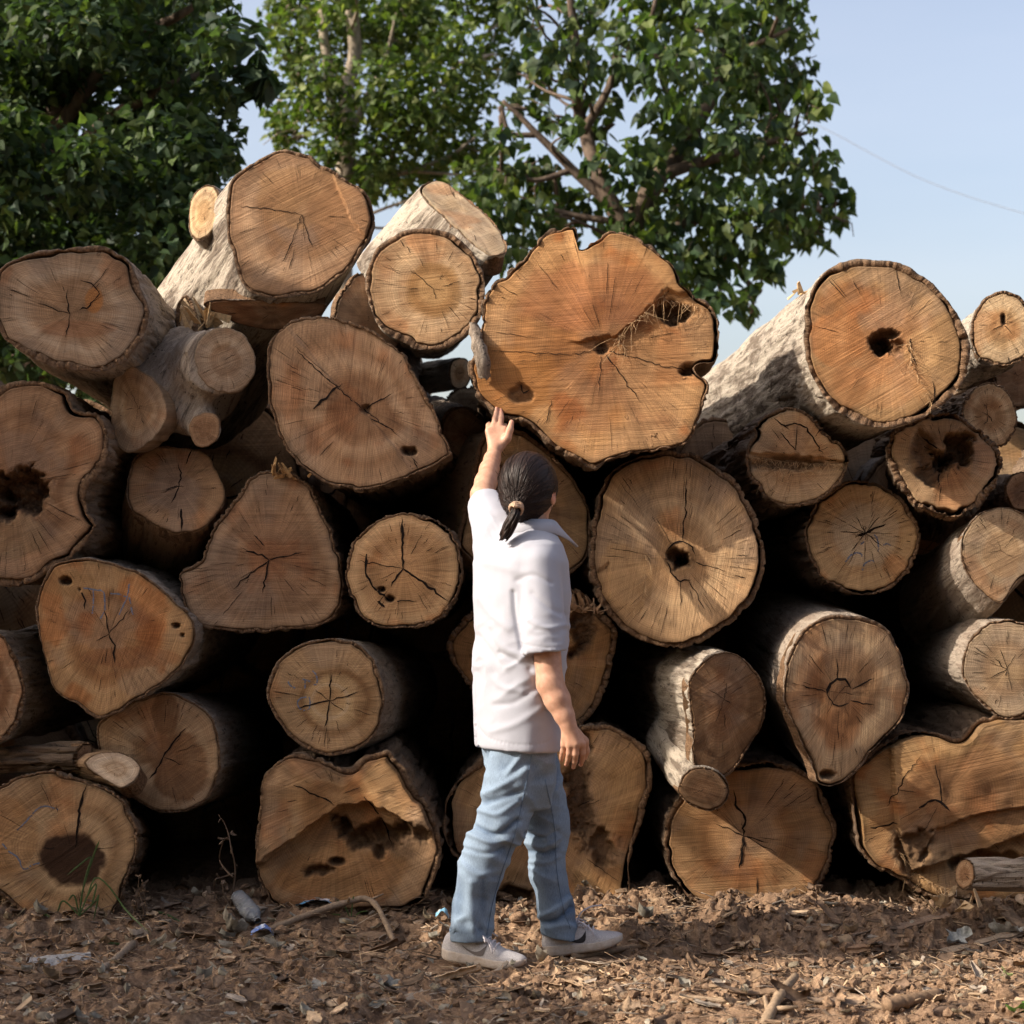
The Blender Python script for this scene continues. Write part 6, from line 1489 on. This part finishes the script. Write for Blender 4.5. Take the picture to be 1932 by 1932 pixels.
# collar: a folded band round the neck with a point at the front
nb = A_(1006, 1004, 6.0); fw = unit([.74, .67, 0]); lf = unit([-.67, .74, 0]); up = unit([.10, .05, 1])
V = []; m = 5; ang = np.linspace(-2.85, 2.85, 60)                            # 0 = back of the neck
for a in ang:
    d = -fw * math.cos(a) + (-lf) * math.sin(a)
    e = sstep(1.5, 2.85, abs(a))
    rt_ = .0715; zt = .036 - .030 * e
    drop = .040 + .012 * e
    out = .022 + .020 * e
    prof = [(rt_ - .004, zt - .03), (rt_, zt), (rt_ + .006, zt + .004), (rt_ + out * .6, zt - drop * .45), (rt_ + out, zt - drop)]
    for r, z in prof: V.append(nb + d * r + up * z + fw * .045 * e * (r - rt_) / .03)
V = np.array(V); n_ = len(ang)
V2 = V.copy(); V2[:, 2] -= .003; V2 += (nb - V2) * .03
F = grid_faces(n_, m); N0 = len(V)
rim = [[j, j + 1, j + 1 + N0, j + N0] for j in range(m - 1)] + [[(n_ - 1) * m + j + 1, (n_ - 1) * m + j, (n_ - 1) * m + j + N0, (n_ - 1) * m + j + 1 + N0] for j in range(m - 1)]
rim += [[i * m + m - 1, (i + 1) * m + m - 1, (i + 1) * m + m - 1 + N0, i * m + m - 1 + N0] for i in range(n_ - 1)] + [[(i + 1) * m, i * m, i * m + N0, (i + 1) * m + N0] for i in range(n_ - 1)]
link('collar', mesh_from('collar', np.vstack([V, V2]) - base, F.tolist() + (F[:, ::-1] + N0).tolist() + rim, [M_SHIRT]), shirt)
# ---- jeans
lo, hi = [-.36, 5.74, .0], [.36, 6.36, .80]
def leg(pts, end, cutn):
    v = Vol(lo, hi, h_); P = [A_(*p[:3]) for p in pts]; v.chain(P, [p[3] for p in pts], .02); v.cut(end, cutn); v.cone(end + unit(cutn) * .02, end - unit(cutn) * .03, pts[-1][3] - .009, pts[-1][3] - .012, .003, True); return v
ln = leg([(978, 1430, 5.95, .084), (952, 1545, 5.95, .076), (924, 1600, 5.95, .069), (905, 1650, 5.96, .066), (893, 1710, 5.98, .062), (886, 1790, 5.98, .065)], A_(886, 1773, 5.98), [.05, 0, -1])
lfar = leg([(1006, 1430, 6.08, .080), (1029, 1547, 6.11, .066), (1031, 1585, 6.115, .062), (1034, 1649, 6.11, .053), (1051, 1715, 6.12, .056), (1056, 1776, 6.12, .054)], A_(1051, 1767, 6.12), [-.22, 0, -1])
hip = Vol(lo, hi, h_); hip.loft([(.52, X(983), 6.0, .10, .085, d2(18)), (.60, X(985), 6.0, .135, .092, d2(20)), (.70, X(981), 6.0, .150, .100, d2(22)), (.80, X(977), 6.0, .150, .105, d2(24))], .03)
for v, k in ((ln, .018), (lfar, .02)):
    k_ = k if v is ln else .004
    hh = np.maximum(k_ - np.abs(hip.D - v.D), 0) / k_; hip.D = np.minimum(hip.D, v.D) - hh * hh * k_ * .25
JV, JF = hip.mesh(); JV = relax(JV, JF, 2, .5); JN = vert_normals(JV, JF); del hip, ln, lfar
jx, jy = to_px(JV)
kz = np.exp(-((jy - 1595) / 55.0) ** 2); az = sstep(1690, 1750, jy)
q1 = np.stack([JV[:, 0] * 6 - JV[:, 2] * 6, JV[:, 1] * 8, JV[:, 2] * 20 + JV[:, 0] * 12], 1)
f = .007 * (fbm(JV * [10, 10, 5], 3) - .5) * 2 + .0105 * np.clip(crease(q1 * .8, 2), 0, 1) * (kz + .15) + .008 * np.clip(crease(np.stack([JV[:, 0] * 9 - JV[:, 2] * 6, JV[:, 1] * 9, JV[:, 2] * 15 + JV[:, 0] * 9], 1) + 2, 2), 0, 1) * az * sstep(1768, 1750, jy)
thigh = sstep(1560, 1500, jy); f = f + .011 * np.clip(crease(np.stack([JV[:, 0] * 5 + JV[:, 2] * 9, JV[:, 1] * 7, JV[:, 2] * 10 - JV[:, 0] * 12], 1) + 9, 2), 0, 1) * thigh
def jfold(pts, wpx, amp):
    P = smooth_path(np.array(pts, float), 30); d = np.min(np.hypot(jx[:, None] - P[None, :, 0], jy[:, None] - P[None, :, 1]), 1)
    return amp * np.exp(-(d / wpx) ** 2)
f = f + np.where(JN[:, 1] < .2, jfold([(922, 1498), (955, 1478), (992, 1450)], 6, .008) + jfold([(915, 1515), (950, 1505), (985, 1490)], 6, -.008) + jfold([(908, 1530), (940, 1536), (975, 1512)], 5, .006) + jfold([(888, 1556), (935, 1574), (976, 1548)], 5.5, -.011)
    + jfold([(882, 1572), (930, 1590), (966, 1578)], 5, .007) + jfold([(876, 1600), (915, 1610), (950, 1602)], 4.5, -.006) + jfold([(872, 1630), (905, 1650), (945, 1640)], 6, .004) + jfold([(890, 1665), (888, 1710), (893, 1750)], 8, .006) + jfold([(912, 1660), (910, 1710), (906, 1752)], 7, -.006)
    + jfold([(992, 1572), (1020, 1580), (1050, 1568)], 4.5, -.008) + jfold([(995, 1590), (1025, 1598), (1055, 1582)], 4.5, .007) + jfold([(998, 1606), (1030, 1610), (1052, 1600)], 4.5, -.007) + jfold([(1000, 1625), (1030, 1628), (1055, 1615)], 4.5, .005) + jfold([(1020, 1742), (1050, 1736), (1080, 1712)], 5, -.010) + jfold([(1022, 1728), (1048, 1716), (1074, 1695)], 5, .008), 0)
fade = .25 + .5 * np.clip(f / .010, -.5, 1) + .15 * kz
hem = sstep(-10, -8, jy - np.where(jx < 960, 1773 + (jx - 886) * .05, 1767 - (jx - 1051) * .22)); fade = np.where(hem > .5, .95, fade)
JV = JV + JN * f[:, None]
jeans = link('jeans', mesh_from('jeans', JV - base, JF, [M_DENIM], None, True, {'fade': fade}), person)
jb = BVHTree.FromPolygons([Vector(v) for v in JV], JF.tolist())
def on(tree, px, py, off=.0015):
    d = Vector(((px - CX) / FPX, 1, (HOR - py) / FPX)).normalized(); hit = tree.ray_cast(Vector((0, 0, CAMZ)), d)
    return None if hit[0] is None else np.array(hit[0]) + np.array(hit[1]) * (off if hit[1].dot(d) < 0 else -off)
def seam(path, label=None, r=.0010, col=None):
    P = [on(jb, x, y) for x, y in smooth_path(np.array(path, float), 70)]; P = [p for p in P if p is not None]
    P = [p for i, p in enumerate(P) if i == 0 or np.linalg.norm(p - P[i - 1]) < .06]
    V, F = tube(P, r, 5); t = M_SEAM
    link('seam', mesh_from('seam', V - base, F, [t]), jeans)
t = NT("denim_seam"); t.done((0.13, 0.19, 0.28), .9); M_SEAM = t.m
seam([(1003, 1425), (990, 1490), (972, 1570), (948, 1640), (930, 1700), (918, 1764)])
seam([(1028, 1470), (1046, 1560), (1050, 1640), (1062, 1710), (1076, 1752)])
# ---- hair
hv = Vol(HC - .2, HC + .2, .0036)
hv.ell(h(0, -.014, .016), [.0925, .108, .112], HR, .02)
hv.cone(h(0, -.06, -.03), h(0, -.045, -.085), .062, .040, .03)
tie = A_(975, 957, 5.888)
hv.cone(HC * .45 + tie * .55, tie, .050, .017, .035)
hv.cut(h(0, .056, .02), FH * .9 + UH * -.30)                                   # hairline: face left free
hv.cut(h(0, -.02, -.105), FH * .35 - UH)
for s in (-1, 1): hv.ell(h(s * .097, .012, -.030), [.013, .030, .040], HR, .006, True)
hv.cut(h(0, .034, -.02), FH * .75 - UH * .65)
HV, HF = hv.mesh(); HV = relax(HV, HF, 2, .5); HN = vert_normals(HV, HF); del hv
rel = HV - tie; tx = unit(np.cross(FH, [0, 0, 1])); ty = np.array([0, 0, 1.0])
an = np.arctan2(rel @ ty, rel @ tx); rr_ = np.linalg.norm(rel, axis=1)
hvv = np.stack([np.cos(an) * 2.5, np.sin(an) * 2.5, rr_ * 9], 1)
rid = fbm(np.stack([np.cos(an) * 9, np.sin(an) * 9, rr_ * 5], 1), 3) - .5
HV = HV + HN * (rid * .007)[:, None]
hair = link('hair', mesh_from('hair', HV - base, HF, [M_HAIR], None, True, {'hv': hvv}), person)
pt = smooth_path([tie + [0, .004, .004], A_(970, 972, 5.872), A_(962, 990, 5.875), A_(953, 1008, 5.888), A_(946, 1016, 5.90)], 24); mb = MB()
rng = np.random.default_rng(4)
for k in range(54):
    o_ = rng.normal(0, 1, 3); o_ /= np.linalg.norm(o_); w_ = np.sqrt(rng.random())
    prof = np.interp(np.linspace(0, 1, 24), [0, .12, .45, .8, 1], [.010, .014, .0205, .019, .012]); ln_ = 24 - rng.integers(0, 7)
    P = pt + o_ * (prof * w_)[:, None] + (fbm(pt * 40 + k, 2)[:, None] - .5) * .006; P = P[:ln_]
    V, F = tube(P, np.interp(np.linspace(0, 1, ln_), [0, .7, 1], [.0045, .005, .0012]), 6)
    mb.add(V, F, 0, vv=np.stack([np.full(len(V), k * .37), V[:, 0] * 40, V[:, 2] * 3], 1))
mb.A['hv'] = mb.A.pop('vv')
link('ponytail', mb.mesh('ponytail', [M_HAIR], True, base), hair)
mb = MB(); tdir = unit(pt[4] - pt[0]); u_ = unit(np.cross(tdir, [1, 0, .2])); w_ = np.cross(tdir, u_)
for k in range(3):
    a = np.linspace(0, 6.2832, 30); c = tie + tdir * (.004 + .006 * (k - 1)) + np.array([0, -.002, 0])
    P = c + np.cos(a)[:, None] * u_ * .0195 + np.sin(a)[:, None] * w_ * .0195 + (np.sin(a * 3 + k)[:, None]) * tdir * .003
    V, F = tube(P, .0052 + .0014 * np.sin(a * 5 + k), 8, False); mb.add(V, F)
t = NT("hair_tie"); t.done((0.42, 0.28, 0.19), .7); link('hair_tie', mb.mesh('hair_tie', [t.m], True, base), hair)
# loose strands drawn back to the tie over the surface of the hair
hb = BVHTree.FromPolygons([Vector(v) for v in HV], HF.tolist()); mb = MB(); rng = np.random.default_rng(12); cand = HV[(HV @ -FH > (HC @ -FH) - .06)]
for k in range(150):
    s_ = cand[rng.integers(len(cand))]; P = []
    wob = rng.normal(0, .012, 3)
    for u in np.linspace(0, 1, 12):
        q = s_ * (1 - u) + tie * u + wob * math.sin(3.1 * u); hit = hb.find_nearest(Vector(q)); P.append(np.array(hit[0]) + np.array(hit[1]) * (.0015 + .004 * rng.random() * (k % 9 == 0)))
    P = smooth_path(P, 20); V, F = tube(P, np.linspace(.0004, .0011, 20), 4); mb.add(V, F, 0, vv=np.tile([k * .7, 0, 0], (len(V), 1)))
for k in range(16):
    s_ = cand[rng.integers(len(cand))]; d = unit(s_ - HC) + rng.normal(0, .3, 3); V, F = tube(smooth_path([s_, s_ + d * .005 + [0, 0, .002], s_ + d * .007 + rng.normal(0, .007, 3)], 8), [.0006] * 8, 3); mb.add(V, F, 0, vv=np.tile([k * .7, 0, 0], (len(V), 1)))
mb.A['hv'] = mb.A.pop('vv'); link('loose_strands', mb.mesh('loose_strands', [M_HAIR], True, base), hair)
# ---- shoes
t = NT("shoe_mesh"); n = t.voro(t.map(t.obj(), (1, 1, 1)), 330, 'F1'); t.done(t.mix(1.0, (0.50, 0.475, 0.475), t.ramp(n, [(0.1, 0.72), (0.6, 1.1)]), 'MULTIPLY'), .85, t.bump(n, .4, .002)); M_UPPER = t.m
t = NT("shoe_sole"); n = t.noise(t.obj(), 35, 4, .7); t.done(t.ramp(n, [(0.3, (0.40, 0.31, 0.235)), (0.7, (0.58, 0.52, 0.46))]), .75, t.bump(n, .3, .003)); M_SOLE = t.m
t = NT("lace_cotton"); t.done((0.62, 0.58, 0.60), .9); M_LACE = t.m
def shoe(H, T_, roll, lcol, label_side):
    H = np.array(H); T_ = np.array(T_); Ln = np.linalg.norm(T_ - H); ax = (T_ - H) / Ln; sd = unit(np.cross([0, 0, 1], ax)); up_ = np.cross(ax, sd)
    sd, up_ = sd * math.cos(roll) + up_ * math.sin(roll), up_ * math.cos(roll) - sd * math.sin(roll)
    L = lambda a, s, u: H + ax * a * Ln + sd * s + up_ * u
    us = np.array([0, .03, .10, .22, .36, .50, .64, .76, .87, .95, .99, 1.0]); wd = np.array([.008, .021, .031, .034, .032, .036, .044, .047, .042, .030, .016, .006])
    zb = np.array([.012, .006, .001, 0, 0, .0, 0, .003, .009, .017, .021, .024]); zt = np.array([.036, .037, .036, .034, .031, .029, .028, .030, .033, .037, .038, .036])
    ui = np.linspace(0, 1, 46); W_ = np.interp(ui, us, wd); ZB = np.interp(ui, us, zb); ZT = np.interp(ui, us, zt)
    V = []; pr = [(0, -.002), (.55, -.001), (.95, .0), (1.03, .20), (1.05, .5), (1.03, .85), (.98, 1.0), (.5, 1.0), (0, 1.0)]
    full = pr + [(-a, b) for a, b in pr[-2:0:-1]]
    for a, w, b, t_ in zip(ui, W_, ZB, ZT):
        for s, q in full: V.append(L(a, s * w, b + (t_ - b) * q))
    M = len(full); F = grid_faces(46, M).tolist() + [[i * M + M - 1, (i + 1) * M + M - 1, (i + 1) * M, i * M] for i in range(45)] + [list(range(M))[::-1], [45 * M + k for k in range(M)]]
    e = link('shoe', mesh_from('shoe', np.array(V) - base, F, [M_SOLE]), person)
    hh = np.interp(ui, [0, .03, .08, .2, .34, .45, .58, .72, .86, .95, 1], [.050, .080, .092, .096, .104, .100, .080, .060, .052, .046, .038])
    V = []; m_ = 25
    for a, w, b, hgt in zip(ui, W_, ZT, hh):
        for k in range(m_):
            th = math.pi * k / (m_ - 1); V.append(L(a, -math.cos(th) * w * .97 * (1 - .10 * math.sin(th)), b - .004 + (hgt - b + .004) * math.sin(th) ** (.55 + .3 * a)))
    UV_ = np.array(V); UF = grid_faces(46, m_)
    link('upper', mesh_from('upper', UV_ - base, UF.tolist() + [list(range(m_)), [45 * m_ + k for k in range(m_)][::-1]], [M_UPPER]), e)
    tr = BVHTree.FromPolygons([Vector(v) for v in UV_], UF.tolist())
    # hook-shaped stripe on the side facing the viewer
    up2 = smooth_path(np.array([(.24, .064), (.33, .050), (.41, .045), (.48, .051), (.55, .070)]), 22); lo2 = smooth_path(np.array([(.24, .064), (.34, .043), (.44, .0335), (.52, .038), (.55, .070)]), 22)
    V = []
    for A2, B2 in zip(up2, lo2):
        for k in range(5):
            q = A2 + (B2 - A2) * k / 4
            hit = tr.ray_cast(Vector(L(q[0], -.2, q[1])), Vector(sd))
            V.append(np.array(hit[0]) - sd * .0014 if hit[0] is not None else L(q[0], -.04, q[1]))
    t = NT("stripe_dark"); t.done(lcol, .6); link('logo', mesh_from('logo', np.array(V) - base, grid_faces(22, 5), [t.m]), e)
    mb = MB()
    for k in range(5):
        a = .42 + .055 * k; z = np.interp(a, ui, hh); P = [L(a, -.026, z - .012), L(a + .012, -.010, z + .001), L(a + .02, .010, z + .001), L(a + .01, .026, z - .012)]
        V, F = tube(smooth_path(P, 10), .0032, 6); mb.add(V, F)
    for P in ([(.46, 0, .088), (.52, -.03, .095), (.60, -.045, .075), (.64, -.05, .05)], [(.46, 0, .088), (.50, -.035, .10), (.55, -.05, .085), (.49, -.02, .086)], [(.46, 0, .088), (.48, .03, .105), (.60, .045, .085)], [(.46, 0, .09), (.52, -.01, .125), (.66, .0, .14), (.80, .01, .138)] if roll < 0 else [(.46, 0, .088), (.56, -.02, .085), (.66, -.046, .06)]):
        V, F = tube(smooth_path([L(*p) for p in P], 14), .0028, 6); mb.add(V, F)
    link('laces', mb.mesh('laces', [M_LACE], True, base), e)
    return e
s1 = shoe(A_(833, 1808, 6.0), A_(992, 1831, 5.93), .03, (0.17, 0.145, 0.135), 1)
s2 = shoe(A_(1026, 1806, 6.12), A_(1177, 1783, 6.14), -.05, (0.035, 0.032, 0.034), 1)
